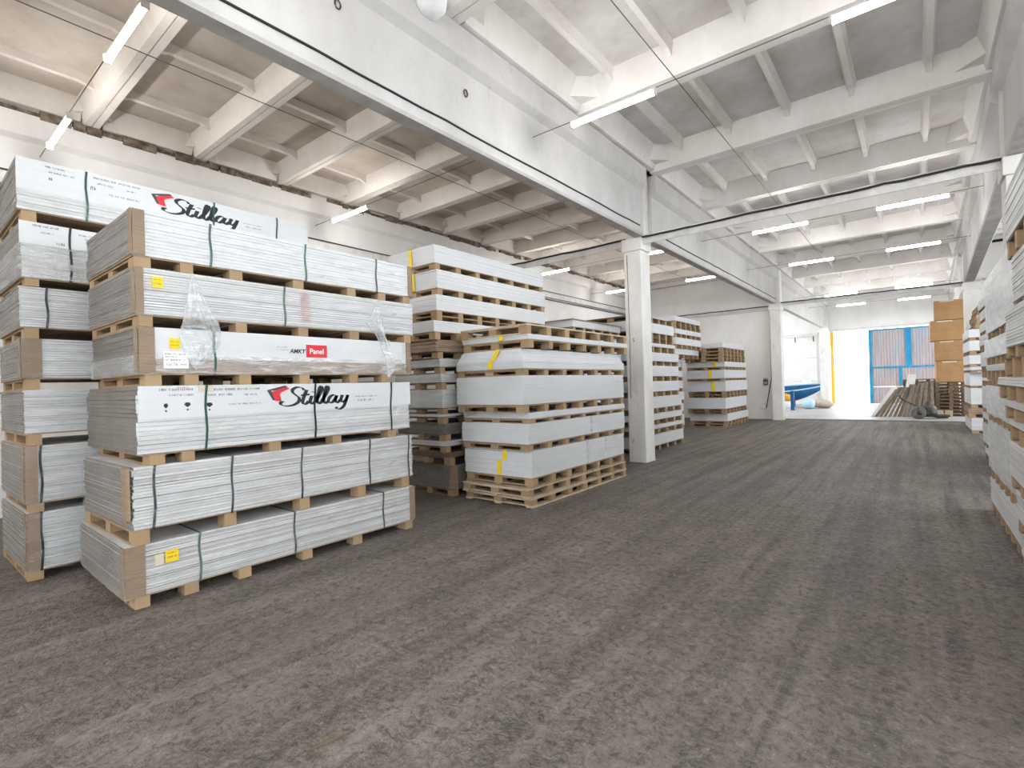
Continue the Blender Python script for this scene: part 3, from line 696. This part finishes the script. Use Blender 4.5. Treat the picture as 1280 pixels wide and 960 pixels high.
def loose_film(parent, pts, name='hanging_film', seed=0):
    """crumpled hanging sheet: rows of (y, z, halfwidth, bulge)"""
    rr = random.Random(seed); b = MB(); k = b.mi(M['film_loose']); n = 12; rows_ = []
    for (y, z, hw, bu) in pts:
        rows_.append([b.bm.verts.new((p.D/2+.02 + bu*(1-(2*i/n-1)**2) + rr.uniform(0,.018) + .012*math.sin(i*2.1+z*30), y+(2*i/n-1)*hw, z+rr.uniform(-.012,.012))) for i in range(n+1)])
    for A, B in zip(rows_, rows_[1:]):
        for i in range(n):
            f = b.bm.faces.new((A[i], A[i+1], B[i+1], B[i])); f.material_index = k
    return b.build(name, parent)
loose_film(p.t, [(1.51-q,2.41-e,.008,.01),(1.52-q,2.33-e,.03,.03),(1.53-q,2.24-e,.06,.05),(1.545-q,2.15-e,.09,.06),(1.555-q,2.05-e,.125,.07),(1.56-q,1.97-e,.145,.06),(1.56-q,1.89-e,.13,.06),(1.545-q,1.81-e,.10,.05),(1.525-q,1.75-e,.05,.04),(1.51-q,1.70-e,.012,.03)], seed=3)
loose_film(p.t, [(3.2-q,2.41-e,.01,.01),(3.19-q,2.32-e,.03,.03),(3.17-q,2.22-e,.075,.05),(3.17-q,2.15-e,.10,.06),(3.22-q,2.05-e,.05,.06),(3.28-q,1.95-e,.05,.05),(3.32-q,1.82-e,.055,.05),(3.34-q,1.70-e,.04,.04),(3.3-q,1.63-e,.015,.03)], seed=4)
p = make_pack('S1', 5, 6, ph, x0, 1.2, 1.14, 2.53, 2.425, 2.507, 2.835, look='clean white pack with brown corner planks', mat='board_clean', thick=.026, ys=[1.2,1.48,1.84,2.37,2.92,3.28,3.6], end='board_dusty_shaded', groups=2)
straps(p, [(1.65, G), (2.44, G), (3.21, K)]); guard(p.t, p.D, p.L, p.zb, p.zt, 0, .075); guard(p.t, p.D, p.L, p.zb, p.zt, 1, .05); film(p.t, p.D, p.L, p.zb, p.zt, seed=6)

# ---- S0: shiny wrapped stack behind it
ph = 'film-wrapped stack behind the foremost'
T0 = [(0,.087,.56),(.56,.645,1.115),(1.115,1.22,1.58),(1.58,1.68,2.01),(2.01,2.108,2.446),(2.446,2.52,2.987),(2.987,3.085,3.52)]
looks0 = ['thick pack with black strap and corner plank','thick shiny pack with torn film edge','white pack without straps','white pack with brown corner plank','white pack with one grey strap','shiny pack with black printing','printed pack with large script logo']
st0 = [[(.84,K)],[(.85,K)],[],[],[(.92,K)],[(1.07,K)],[(1.2,G),(2.25,G),(2.92,G)]]
for k, (a, c, d) in enumerate(T0):
    p = make_pack('S0', k, 7, ph, -5.75, 1.2, .75, 2.55, a, c, d, look=looks0[k], thick=.02 if k not in (5,6) else .03, mat='board', ys=[.82,1.55,2.2,2.9,3.22] if k else [.80,1.5,2.2,2.9,3.22], end='board_dusty_shaded', rz=R(rnd.uniform(-.5,.5)))
    straps(p, st0[k], 0., .0075)
    if k in (0,1,3): guard(p.t, p.D, p.L, p.zb, p.zt, 0, .13 if k == 3 else .08)
    q = p.y0; e = p.z0; X = p.D/2+.0052
    if k in (5, 6):
        b = MB(); zc = {5: 2.80, 6: 3.255}[k]; b.box(p.D/2-.01, p.D/2+.0042, -p.L/2-.004, p.L/2+.004, zc-e, d-.002-e, M['board_clean']); pr = b.build('printed_board', p.t)
        if k == 6:
            chevron(pr, X, 1.69-q, 3.365-e, .2, .135); script_word(pr, X, 1.80-q, 2.50-q, 3.365-e, .215)
            text_rows(pr, X, [(.93-q,1.08-q,3.475-e,.014),(.95-q,1.13-q,3.435-e,.012),(1.25-q,1.6-q,3.475-e,.015),(1.28-q,1.4-q,3.43-e,.014),(1.5-q,1.58-q,3.425-e,.014),(1.36-q,1.6-q,3.35-e,.014),(2.55-q,2.75-q,3.37-e,.011),(2.57-q,2.74-q,3.335-e,.014)], M['dark_grey'], seed=21)
            text_rows(pr, X, [(.95-q,.99-q,3.37-e,.025),(1.23-q,1.28-q,3.37-e,.03)], M['ink'], 'pictograms', 22)
        else:
            text_rows(pr, X, [(.83-q,1.0-q,2.95-e,.016),(.88-q,.97-q,2.90-e,.013),(1.13-q,1.3-q,2.93-e,.014),(1.17-q,1.27-q,2.9-e,.012),(.98-q,1.06-q,2.82-e,.02)], M['ink'], seed=23)
    film(p.t, p.D, p.L, p.zb, p.zt-(.27 if k == 6 else .19 if k == 5 else 0), seed=30+k, mat='film_dense' if k in (5,) else 'film', amp=.008, lap=.02 if k in (0,1) else 0)

# ---- S2: yellow-taped stack before the near pillar
ph = 'yellow-taped stack before the near pillar'
T2 = [(0,.115,None,4.95,2.57),(.115,.24,None,4.90,2.6),(.24,.362,.69,4.99,2.52),(.69,.778,1.031,4.94,2.58),(1.031,1.09,1.166,4.97,2.6),(1.166,1.269,1.626,4.86,2.68),(1.626,1.712,1.966,4.87,2.72),(1.966,2.075,2.137,4.99,2.72),(2.137,2.262,None,4.95,2.76)]
lk2 = ['empty pale pallet', 'empty pale pallet', 'white pack with two yellow tapes', 'plain white pack', 'very thin white pack', 'plain thick white pack', 'slumped white pack with yellow tape', 'thin white pack with yellow tape', 'empty pale pallet']
for k, (a, c, d, yn, ln) in enumerate(T2):
    p = make_pack('S2', k, 9, ph, -3.7 + (.02 if k in (0,1) else 0), 1.12, yn, ln, a, c, d, look=lk2[k], thick=.022 if k != 6 else .016, mat='board_clean', nb=7, bottom=(k in (0,1,2)), deck_t=.018, slump=.2 if k == 6 else 0, jit=.004 if k != 6 else .006, rz=R(rnd.uniform(-.5,.5)), pm=('wood_pale' if k < 2 or k == 8 else 'wood','wood_block'))
    def ytape(xc, z0_, z1_, w=.075, dy=-.018, sl=0.):
        b = MB(); y = -p.L/2+dy
        b.hexa([(xc-w/2,y-.0015,z0_),(xc+w/2,y-.0015,z0_),(xc+w/2,y,z0_),(xc-w/2,y,z0_),(xc-w/2+.01,y+sl-.0015,z1_),(xc+w/2+.01,y+sl-.0015,z1_),(xc+w/2+.01,y+sl,z1_),(xc-w/2+.01,y+sl,z1_)], M['yellow']); b.build('yellow_tape', p.t)
    cx = -3.7-p.D/2
    if k == 2: ytape(-4.13-cx, .56-a, .685-a); ytape(-4.22-cx, .37-a, .545-a)
    if k == 6: ytape(-4.22-cx, p.zb+.005, p.zb+.10); ytape(-4.18-cx, p.zb+.10, p.zt, sl=.11)
    if k == 7: ytape(-4.13-cx, p.zb+.005, p.zt)
    if k in (2, 3):
        b = MB()
        for y in ((.2,) if k == 3 else (.05, .6)): b.box(p.D/2+.006, p.D/2+.0075, y, y+.05, p.zb, p.zt, M['film'])
        b.build('clear_tape', p.t)
p_top = p

# ---- S3: tall narrow-footed stack at the back of it
ph = 'tall stack with brown lower part'
T3 = [(0,.1,.43,4.92),(.43,.555,.615,4.85),(.615,.705,.772,4.80),(.772,.872,1.012,4.78),(1.012,1.108,1.143,4.75),(1.143,1.229,1.477,4.75),(1.477,1.579,1.693,4.75),(1.693,1.79,1.898,4.74),(1.898,1.995,2.155,4.70),(2.155,2.262,2.41,4.66),(2.41,2.55,2.761,4.69),(2.761,2.854,3.103,4.71),(3.103,3.186,3.43,4.67)]
lk3 = ['dusty thick pack with brown corner plank','thin brown wooden sheet pack','thin white pack','medium dusty pack','very thin white pack','thick pack under loose film','grey pack with white front','grey pack with pale front','brown fibreboard pack with ragged edge','plain white pack over brown boards','white pack on double pallet','white pack with yellow tape','white pack with yellow tape']
for k, (a, c, d, yn) in enumerate(T3):
    mt = 'board_dusty_shaded' if k in (0,3) else ('wood_old' if k == 1 else ('card_brown' if k == 8 else ('board' if k < 9 else 'board_clean')))
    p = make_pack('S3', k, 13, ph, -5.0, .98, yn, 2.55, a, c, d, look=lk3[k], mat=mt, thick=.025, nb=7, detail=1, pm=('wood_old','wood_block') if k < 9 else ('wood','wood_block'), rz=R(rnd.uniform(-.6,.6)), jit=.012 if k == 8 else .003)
    if k == 0: guard(p.t, p.D, p.L, p.zb, p.zt, 0, .09)
    cx = -5.0-p.D/2
    if k >= 11:
        b = MB(); b.box(-5.5-cx, -5.43-cx, -p.L/2-.015, -p.L/2-.0135, p.zb, p.zt, M['yellow']); b.build('yellow_tape', p.t)
    if k in (5,6,7): film(p.t, p.D, p.L, p.zb, p.zt, seed=60+k, mat='film')
    if k == 10:
        b = MB(); b.box(-p.D/2, p.D/2, -p.L/2, p.L/2, .055, .07, M['wood']); b.build('middle_deck', p.t)

def generic(code, ph, xf, D, rows_, detail=0, thick=.025, nb=6, pm=('wood','wood_block'), mats=None, jit=.003, looks=None, rzj=.5):
    out = []
    for k, r in enumerate(rows_):
        a, c, d, yn, ln = r[:5]; dx = r[5] if len(r) > 5 else 0
        out.append(make_pack(code, k, len(rows_), ph, xf+dx, D, yn, ln, a, c, d, detail=detail, mat=(mats or {}).get(k, 'board_clean'), thick=thick, nb=nb, pm=pm, jit=jit, look=(looks or {}).get(k), rz=R(rnd.uniform(-rzj,rzj))))
    return out
# ---- S5: right behind the near pillar, its long side to the aisle
S5 = [(0,.107,.35,9.8,2.5),(.35,.471,.557,9.78,2.5),(.557,.669,.805,9.76,2.48),(.805,.924,1.177,9.76,2.45),(1.177,1.287,1.517,9.76,2.32),(1.517,1.626,1.857,9.76,2.29),(1.857,1.961,2.149,9.76,2.36),(2.149,2.275,2.352,9.76,2.14),(2.352,2.465,None,9.76,2.05),(2.465,2.578,2.79,9.76,2.05),(2.79,2.9,None,9.76,2.05)]
generic('S5', 'stack just past the near pillar', -4.47, 1.2, S5, pm=('wood_old','wood_block'))
# ---- S7: tucked between them
S7 = []; z = 0
for k, h in enumerate((.25,.14,.22,.2,.16,.24,.18,.2,.12)):
    S7.append((z, z+.105, z+.105+h, 7.78, 1.88)); z += .105+h
generic('S7', 'stack hidden behind the near pillar', -4.78, 1.1, S7, pm=('wood_old','wood_block'))
b = MB(); b.hexa([(-5.9,7.75,z+.002),(-4.75,7.75,z+.002),(-4.75,9.7,z+.002),(-5.9,9.7,z+.002),(-5.9,7.75,z+.02),(-4.75,7.75,z+.02),(-4.75,9.7,z+.02),(-5.9,9.7,z+.02)], M['card_brown'])
tag(b.build('plywood_sheet'), 'brown plywood sheet lying on the stack hidden behind the near pillar', 'sheet')
# ---- S4: shadowed tall stack further back
S4 = []; z = 0
for k, h in enumerate((.34,.24,.26,.24,.2,.24,.16,.2,.14)):
    S4.append((z, z+.11, z+.11+h, 14.15+rnd.uniform(-.05,.05), 1.9 if k < 6 else 2.2, -.5 if k < 6 else (0 if k > 6 else -.1))); z += .11+h
for h in (0,):
    S4.append((z, z+.11, None, 14.15, 2.2)); z += .11; S4.append((z, z+.11, z+.25, 14.15, 2.15))
generic('S4', 'tall stack deepest towards the partition', -5.3, 1.2, S4, pm=('wood_old','wood_block'))
# ---- S6: beside the partition wall
S6 = [(0,.09,None,16.85,2.6),(.09,.18,.415,16.9,2.6),(.415,.5,None,16.75,2.6),(.5,.587,.927,16.7,2.6),(.927,1.03,None,16.85,2.55),(1.03,1.14,1.48,16.8,2.6),(1.48,1.56,1.826,16.72,2.6),(1.826,1.927,2.087,16.76,2.55),(2.087,2.2,None,16.6,2.6),(2.2,2.31,None,16.62,2.6),(2.31,2.42,None,16.6,2.6),(2.42,2.53,2.68,16.6,2.6)]
pk = generic('S6', 'stack standing by the partition wall', -4.72, 1.2, S6, nb=7, pm=('wood','wood_block'))
for k in (5, 6, 7):
    p = pk[k]; b = MB(); xc = {5:-5.1, 6:-5.16, 7:-5.04}[k]-(-4.72-.6)
    b.box(xc-.05, xc+.05, -p.L/2-.015, -p.L/2-.0135, p.zb, p.zt, M['yellow']); b.build('yellow_tape', p.t)
# ---- across the aisle
R1 = [(0,.16,.346,2.75,2.45,.04),(.346,.442,.653,2.75,2.42,.02),(.653,.74,1.0,2.72,2.5),(1.0,1.115,1.165,2.72,2.5),(1.165,1.255,1.31,2.72,2.48,-.02),(1.31,1.41,1.465,2.7,2.5,-.05),(1.465,1.6,None,2.7,2.42,-.03),(1.6,1.68,1.94,2.75,2.42),(1.94,1.99,2.31,2.8,2.25,.03),(2.31,2.44,2.8,2.75,2.4)]
generic('R1', 'closest stack across the aisle', .53+1.2, 1.2, R1, nb=7, thick=.022, mats={k: 'board' for k in range(10)}, pm=('wood_old','wood_block'))
R2 = [(0,.1,.36,5.5,2.1),(.36,.48,.98,5.45,2.1),(.98,1.06,1.36,5.45,2.2),(1.36,1.42,None,5.5,2.2),(1.42,1.52,1.58,5.5,2.2),(1.58,1.66,1.84,5.4,2.3),(1.84,1.92,2.5,5.4,2.25)]
pk = generic('R2', 'film-wrapped stack across the aisle', .62+1.15, 1.15, R2, nb=7, thick=.022)
for k in (1,2,5,6):
    p = pk[k]; film(p.t, p.D, p.L, p.zb, p.zt, seed=80+k, mat='film_white', amp=.002, off=.011, around=True)
# film faces the aisle on the -X side as well
R3 = [(0,.08,.2,9.95,2.45),(.2,.28,.62,9.95,2.45),(.62,.70,.80,10.0,2.4),(.80,.88,1.26,9.95,2.6),(1.26,1.36,1.41,9.95,2.6),(1.41,1.5,None,10.,2.5),(1.5,1.61,1.86,9.95,2.6),(1.86,1.98,2.15,10.0,2.6),(2.15,2.22,2.36,10.,2.6),(2.36,2.43,2.58,10.,2.6),(2.58,2.62,2.78,10.,2.6)]
generic('R3', 'third stack across the aisle', .93+1.2, 1.2, R3, nb=7, thick=.03)
R4 = [(0,.08,.38,16.9,1.9),(.38,.5,.62,16.9,1.9,-.04),(.62,.72,1.12,16.95,1.85),(1.12,1.18,1.5,16.95,1.85),(1.5,1.57,1.64,16.8,2.),(1.64,1.72,1.94,16.95,1.85),(1.94,2.05,2.3,16.95,1.85),(2.3,2.38,2.58,16.95,1.85),(2.58,2.70,None,16.9,1.9,.12),(2.7,2.82,None,16.9,1.9,.16),(2.82,2.94,None,16.9,1.9,.14),(2.94,3.06,None,16.9,1.9,.18),(3.06,3.18,None,16.9,1.9,.2)]
generic('R4', 'stack in front of the cardboard boxes', 1.05+1.15, 1.15, R4, nb=5, thick=.03, mats={0:'board', 1:'card_brown'})

# ------------------------------------------------------------------ far end of the aisle
# pallet towers, cartons, timber, panel and floor machine
def plain_pallet(x, y, z, label, D=.85, Ln=1.1, h=.118, mat='wood_old', rz=0.):
    t = thing('empty_pallet', (x, y, z), label, 'pallet', 'pallets in the towers under the boxes', rz)
    b = MB()
    for i in range(7): b.box(-D/2, D/2, -Ln/2+i*(Ln/7)+.005, -Ln/2+(i+1)*(Ln/7)-.015, h-.022, h-.001, M[mat])
    b.build('deck', t)
    for i in range(3):
        b = MB(); yy = -Ln/2+.06+i*(Ln-.12)/2
        for xx in (-D/2+.06, 0, D/2-.06): b.box(xx-.055, xx+.055, yy-.05, yy+.05, .018, h-.022, M[mat])
        b.box(-D/2, D/2, yy-.05, yy+.05, .001, .018, M[mat]); b.build('skid', t)
    return t
for k in range(10): plain_pallet(.95+rnd.uniform(-.02,.02), 23.9+rnd.uniform(-.03,.03), .004+k*.12, 'brown empty pallet, %s in the tower under the cardboard boxes' % ('topmost' if k == 9 else ORD[k]+(' from floor' if k else '')))
for k in range(11): plain_pallet(.02+rnd.uniform(-.02,.02), 24.3+rnd.uniform(-.03,.03), .004+k*.12, 'brown empty pallet, %s in the tower behind the leaning timber' % ('topmost' if k == 10 else ORD[k]+(' from floor' if k else '')), D=.8, mat='wood_old')
for k in range(11): plain_pallet(.6+rnd.uniform(-.02,.02), 25.6+rnd.uniform(-.03,.03), .004+k*.12, 'brown empty pallet, %s in the hidden rear tower added to block light' % ('topmost' if k == 10 else ORD[k]+(' from floor' if k else '')), D=1.3, mat='wood_old')  # extra tower added to block light and darken the gaps in front
bx = [(.98, 23.75, 1.206, .84, .74, 2.), (.95, 23.75, 1.956, .80, .70, -2.), (.90, 23.78, 2.666, .94, .71, 1.5), (.97, 23.76, 3.386, .82, .69, -1.)]
for k, (x, y, z, w, h, a) in enumerate(bx):
    t = thing('cardboard_box', (x, y, z), 'brown cardboard box, %s of the column on the pallet tower' % ['lowest','second','third','topmost'][k], 'box', 'cardboard boxes on the pallet tower', R(a))
    b = MB(); b.box(-w/2, w/2, -.4, .4, 0, h-.006, M['carton']); b.build('carton', t, bevel=.012)
    b = MB(); b.box(-w/2-.001, w/2+.001, -.03, .03, h-.007, h-.0045, M['carton_tape']); b.box(-w*.3, w*.15, -.403, -.4, h-.06, h-.01, M['carton_tape']); b.build('tape', t)
    b = MB(); b.box(-w/2+.02, w/2-.02, -.402, -.4, h*.5-.003, h*.5+.003, M['wood_guard']); b.build('flap_seam', t)
names_t = ['leftmost','second','third','fourth','fifth','sixth','seventh','eighth','ninth','tenth','eleventh','twelfth','thirteenth']
for k in range(13):
    u = k/12; xb = -1.22+u*1.62; top = (.62*(1-u), .55, 1.02+.22*u+rnd.uniform(-.05,.05)); top = (top[0], .55*top[2]/1.13, top[2])
    w = rnd.choice((.085,.10,.115)); yb = 22.70+(k%3)*.05
    b = MB(); d = .03
    b.hexa([(0,0,0),(w,0,0),(w,d,0),(0,d,0),(top[0],top[1],top[2]),(top[0]+w*.96,top[1],top[2]),(top[0]+w*.96,top[1]+d,top[2]),(top[0],top[1]+d,top[2])], M['timber'])
    o = b.build('timber_board', None, (xb, yb, .006), bevel=.004)
    tag(o, 'grey-brown timber board leaning on the pallet tower, %s counted from the gate' % ('first' if k == 0 else names_t[k]), 'timber', 'leaning timber boards')
b = MB(); b.hexa([(0,0,0),(.30,0,0),(.30,.03,0),(0,.03,0),(.28,.55,1.5),(.52,.55,1.5),(.52,.58,1.5),(.28,.58,1.5)], M['paper'])
tag(b.build('white_panel', None, (-.50, 23.12, .006)), 'white panel leaning behind the timber boards', 'panel')
b = MB(); b.hexa([(0,0,0),(.34,0,0),(.34,.03,0),(0,.03,0),(.62,.55,1.06),(.93,.55,1.1),(.93,.58,1.1),(.62,.58,1.06)], M['paper'])
tag(b.build('white_panel', None, (-1.32, 22.92, .006)), 'white panel lying low behind the first timber boards', 'panel')
for k, x in enumerate((.62, .86)):
    b = MB(); b.box(-.1, .1, -.1, .1, 0, .22, M['wood_pale']); o = b.build('wooden_block', None, (x, 23.1, .006), bevel=.01)
    tag(o, 'pale wooden block before the pallet tower, %s the floor machine' % ('nearer' if k == 0 else 'farther from'), 'block', 'wooden blocks before the pallet tower')
t = thing('floor_machine', (.2, 22.1, .004), 'dark grey floor machine with round wheel beside the leaning timber', 'machine', rz=R(15))
b = MB(); b.box(-.3, .65, -.16, .16, .06, .13, M['dark_metal']); b.box(.3,.62,-.12,.12,.02,.06,M['dark_metal']); b.build('chassis', t, bevel=.02)
b = MB(); b.lathe([(.02,-.1),(.19,-.1),(.205,-.08),(.205,.08),(.19,.1),(.02,.1)], (-.22, -.2, .207), M['rubber'], 'Y', 28); b.lathe([(.01,-.125),(.07,-.12),(.07,-.1)], (-.22,-.2,.207), M['dark_metal'], 'Y', 16); b.build('wheel', t)
b = MB(); b.lathe([(.05,.13),(.22,.13),(.23,.2),(.21,.36),(.14,.46),(.08,.5),(.06,.56),(.02,.57)], (.12, 0, 0), M['dark_metal'], 'Z', 20); b.build('motor', t)
b = MB(); b.tube([(0,0,.28),(-.35,-.02,.5),(-.62,-.04,.66),(-.72,-.05,.8)], .022, M['dark_metal']); b.tube([(-.72,-.2,.8),(-.72,.1,.8)], .022, M['rubber']); b.build('handle', t)

# gate: sliding leaf, yellow leaf edge-on, frame
t = thing('sliding_gate', (-.3, YF-.12, .02), 'weathered brown board gate leaf with turquoise painted frame', 'gate')
b = MB(); b.box(-1.6, 1.55, 0, .05, .9, 3.92, M['gate']); b.build('leaf', t)
b = MB(); b.box(-1.6, 1.55, 0, .05, 0, .88, M['gate']); b.build('lower_leaf', t)
b = MB()
for x, w, z0_, z1_ in ((-1.55,.14,.0,3.92),(.05,.24,1.95,3.92),(-.3,.12,.9,1.9),(1.2,.1,1.95,3.92)): b.box(x-w/2, x+w/2, -.05, -.001, z0_, z1_, M['gate_blue'])
for z in (1.9, 3.88): b.box(-1.6, 1.55, -.045, -.002, z-.04, z+.04, M['gate_blue'])
b.build('frame', t)
b = MB(); b.box(-3.6, 2.6, YF-.22, YF-.02, 4.0, 4.07, M['steel_white']); structure(b.build('door_rail'))
t = thing('yellow_gate_leaf', (-3.62, YF+.0, 0.01), 'yellow painted gate leaf folded open at the gateway edge', 'gate')
b = MB(); b.box(-.05, .10, .02, .9, 0, 3.95, M['yellow_paint']); b.build('leaf', t)
b = MB(); b.box(-.05, -.03, .1, .25, 1.1, 1.3, M['dark_metal']); b.build('latch', t)
# second, walled-up gate beyond the partition
b = MB(); b.box(-8.6, -4.25, YF-.12, YF, 3.8, 3.98, M['steel_white']); structure(b.build('trim_7'))
b = MB()
b.box(-8.4, -4.3, YF-.06, YF-.01, 0, 3.78, M['wall'])
for z in (1.3, 2.6): b.box(-8.4, -4.3, YF-.075, YF-.06, z-.02, z+.02, M['steel_white'])
structure(b.build('door_2'))
for k, x in enumerate((-5.35, -4.45)):
    b = MB(); b.tube([(x,YF-.14,3.8),(x,YF-.16,3.6),(x+.03,YF-.2,3.52)], .03, M['dark_metal'], 6)
    tag(b.build('hanger_hook'), 'dark hook under the walled-up gate rail, %s the aisle' % ('farther from' if k == 0 else 'closer to'), 'hook')

# boat and clutter beyond the partition
t = thing('boat', (-5.25, 29.6, .004), 'small blue boat with pale rim standing beyond the partition pillar', 'boat', rz=R(-4))
def hull():
    b = MB(); k1, k2 = b.mi(M['blue_hull']), b.mi(M['hull_pale']); secs = []
    for i in range(13):
        s = i/12; x = -2.2+3.7*s; w = .75*(1-max(0,(s-.45)/.55)**2.2)+.01; zt_ = 1.08+.12*s**2; zk = .22+.62*max(0,(s-.5)/.5)**2
        secs.append([(x+.0, w*c, zk+(zt_-zk)*h_) for c, h_ in ((0,0),(.45,.06),(.82,.35),(.95,.7),(1,1))])
    g = []
    for sgn in (1,-1):
        V = [[b.bm.verts.new((p[0], sgn*p[1], p[2])) for p in s] for s in secs]; g.append(V)
        for A, B in zip(V, V[1:]):
            for j in range(4):
                f = b.bm.faces.new((A[j], A[j+1], B[j+1], B[j])); f.material_index = k1; f.smooth = True
    f = b.bm.faces.new(g[0][0] + g[1][0][::-1]); f.material_index = k1
    # deck slightly below the rim
    for i in range(12):
        A = [g[0][i][4].co.copy(), g[0][i+1][4].co.copy(), g[1][i+1][4].co.copy(), g[1][i][4].co.copy()]
        f = b.bm.faces.new([b.bm.verts.new(a-Vector((0,0,.06))) for a in A]); f.material_index = k2
    return b.build('hull', t), secs
_, secs = hull()
b = MB()
for sg in (1,-1): b.tube([(s[4][0], sg*s[4][1], s[4][2]) for s in secs], .045, M['hull_pale'], 8)
b.build('rim', t)
b = MB()
for sg in (1,-1): b.tube([(s[3][0], sg*s[3][1]*1.01, s[3][2]-.05) for s in secs[1:]], .03, M['hull_pale'], 8)
b.build('rubbing_strake', t)
b = MB(); b.box(.75,1.05,-.3,.3,1.08,1.34,M['disc_white']); b.build('windscreen', t, bevel=.05)
b = MB()
for x in (-1.4, .2, .9):
    for y in (-.5,.5): b.box(x-.04,x+.04,y-.04,y+.04,0,.3,M['blue_paint'])
    b.box(x-.05,x+.05,-.55,.55,.15,.22,M['blue_paint'])
b.build('cradle', t)
b = MB(); b.box(-.09,.09,-.09,.09,0,.02,M['blue_paint']); b.box(-.07,.07,-.07,.07,.02,.86,M['blue_paint']); b.box(-.08,.08,-.08,.08,.86,.9,M['blue_paint'])
tag(b.build('bollard_post', None, (-4.5, 26.5, .005), bevel=.01), 'dark blue square post standing in front of the boat', 'post')
t = thing('canister', (-4.95, 27.6, .005), 'orange canister on a white bucket beside the partition pillar', 'canister')
b = MB(); b.lathe([(.02,0),(.17,0),(.2,.38),(.02,.38)], (0,0,0), M['disc_white']); b.build('bucket', t)
b = MB(); b.lathe([(.02,.381),(.2,.381),(.2,.62),(.15,.70),(.05,.72),(.02,.76)], (0,0,0), M['orange']); b.build('can', t)
def lump(name, loc, r, m, label, cat, seed):
    rr = random.Random(seed); bm = bmesh.new(); bmesh.ops.create_icosphere(bm, subdivisions=3, radius=1)
    for v in bm.verts:
        f = 1 + .12*math.sin(v.co.x*5+seed) * math.cos(v.co.y*6) + rr.uniform(-.03,.03); v.co = Vector((v.co.x*r[0]*f, v.co.y*r[1]*f, max(v.co.z, -.75)*r[2]*f))
    zmin = min(v.co.z for v in bm.verts)
    for v in bm.verts: v.co.z -= zmin
    for f in bm.faces: f.smooth = True
    me = bpy.data.meshes.new(name); bm.to_mesh(me); bm.free(); me.materials.append(m)
    o = bpy.data.objects.new(name, me); COL.objects.link(o); o.location = loc; return tag(o, label, cat)
lump('plastic_bag', (-4.05, 28.0, .005), (.25,.25,.26), M['pale_blue_bag'], 'pale blue plastic bag on the floor under the boat bow', 'bag', 1)
lump('sack', (-3.55, 28.6, .005), (.42,.3,.22), M['sack'], 'beige sack lying beside the far pillar by the gate', 'sack', 2)
# yard outside: hedge and far wall
b = MB(); b.box(-30, 20, 62, 62.4, 0, 2.2, M['outside']); structure(b.build('yard_wall'))
for k, (x, y) in enumerate(((-9.2, 52), (-7.2, 53))):
    lump('bush', (x, y, 0), (1.0,.8,1.1), M['leaf'], 'pale green bush seen through the gateway, %s the sliding gate' % ('farther from' if k == 0 else 'nearer'), 'bush', 5+k)

# fittings on the partition wall and pillar
b = MB(); b.box(-.08,.08,-.05,0,-.1,.1,M['dark_metal']); b.box(-.06,.06,-.06,-.05,-.06,.02,M['grey_plastic']); b.box(-.07,.07,-.04,0,.1,.16,M['grey_plastic'])
tag(b.build('junction_box', None, (-4.36, YP-.001, 1.37)), 'grey electrical box on the partition wall beside the pillar', 'electrical box')
b = MB(); b.tube([(-4.14,YP-.02,4.0),(-4.15,YP-.02,2.0),(-4.16,YP-.02,1.5),(-4.30,YP-.03,.75),(-4.36,YP-.03,.42)], .016, M['cable'], 6); tag(b.build('wall_cable'), 'black cable running down the partition wall to a white disc', 'cable')
b = MB(); b.lathe([(.02,-.05),(.09,-.05),(.12,-.03),(.12,-.002)], (-4.47, YP, .47), M['disc_white'], 'Y'); tag(b.build('wall_mounted_reel'), 'round white disc low on the partition wall', 'reel')
b = MB(); b.tube([(-4.12,YP-.02,1.3),(-4.1,YP-.02,.1)], .012, M['cable'], 6); tag(b.build('wall_cable'), 'thin black cable straight down to the floor beside the partition pillar', 'cable')
b = MB(); b.tube([(-4.2,8.853,3.9),(-4.19,8.853,2.4),(-4.2,8.853,1.2)], .005, M['rope'], 5); tag(b.build('wall_cable'), 'thin grey wire down the front of the near pillar', 'wire')
font_text(P1, 'painted_number', '5', -4.14, 8.857, 2.26, .1, M['blue_paint'], axis='Y')
# wood splinter on floor
b = MB(); b.box(-.07,.07,-.004,.004,0,.006,M['wood_old']); o = b.build('wood_splinter', None, (-2.0, 1.18, .002)); o.rotation_euler = (0,0,R(75)); tag(o, 'thin wood splinter lying on the bare floor before the foremost stack', 'splinter')

# ------------------------------------------------------------------ light
w = bpy.data.worlds.new('daylight'); SC.world = w; w.use_nodes = True
bg = w.node_tree.nodes['Background']; bg.inputs[0].default_value = (.86,.94,1.,1); bg.inputs[1].default_value = 6.3
SC.view_settings.view_transform = 'Standard'; SC.view_settings.look = 'None'
SC.view_settings.exposure = 0.74; SC.view_settings.gamma = 1.0; SC.view_settings.use_curve_mapping = False
SC.cycles.use_denoising = True
SC.cycles.max_bounces = 8; SC.cycles.diffuse_bounces = 5; SC.cycles.transparent_max_bounces = 12
SC.cycles.sample_clamp_indirect = 6
for o in [q for q in bpy.data.objects if not q.users_collection]: pass
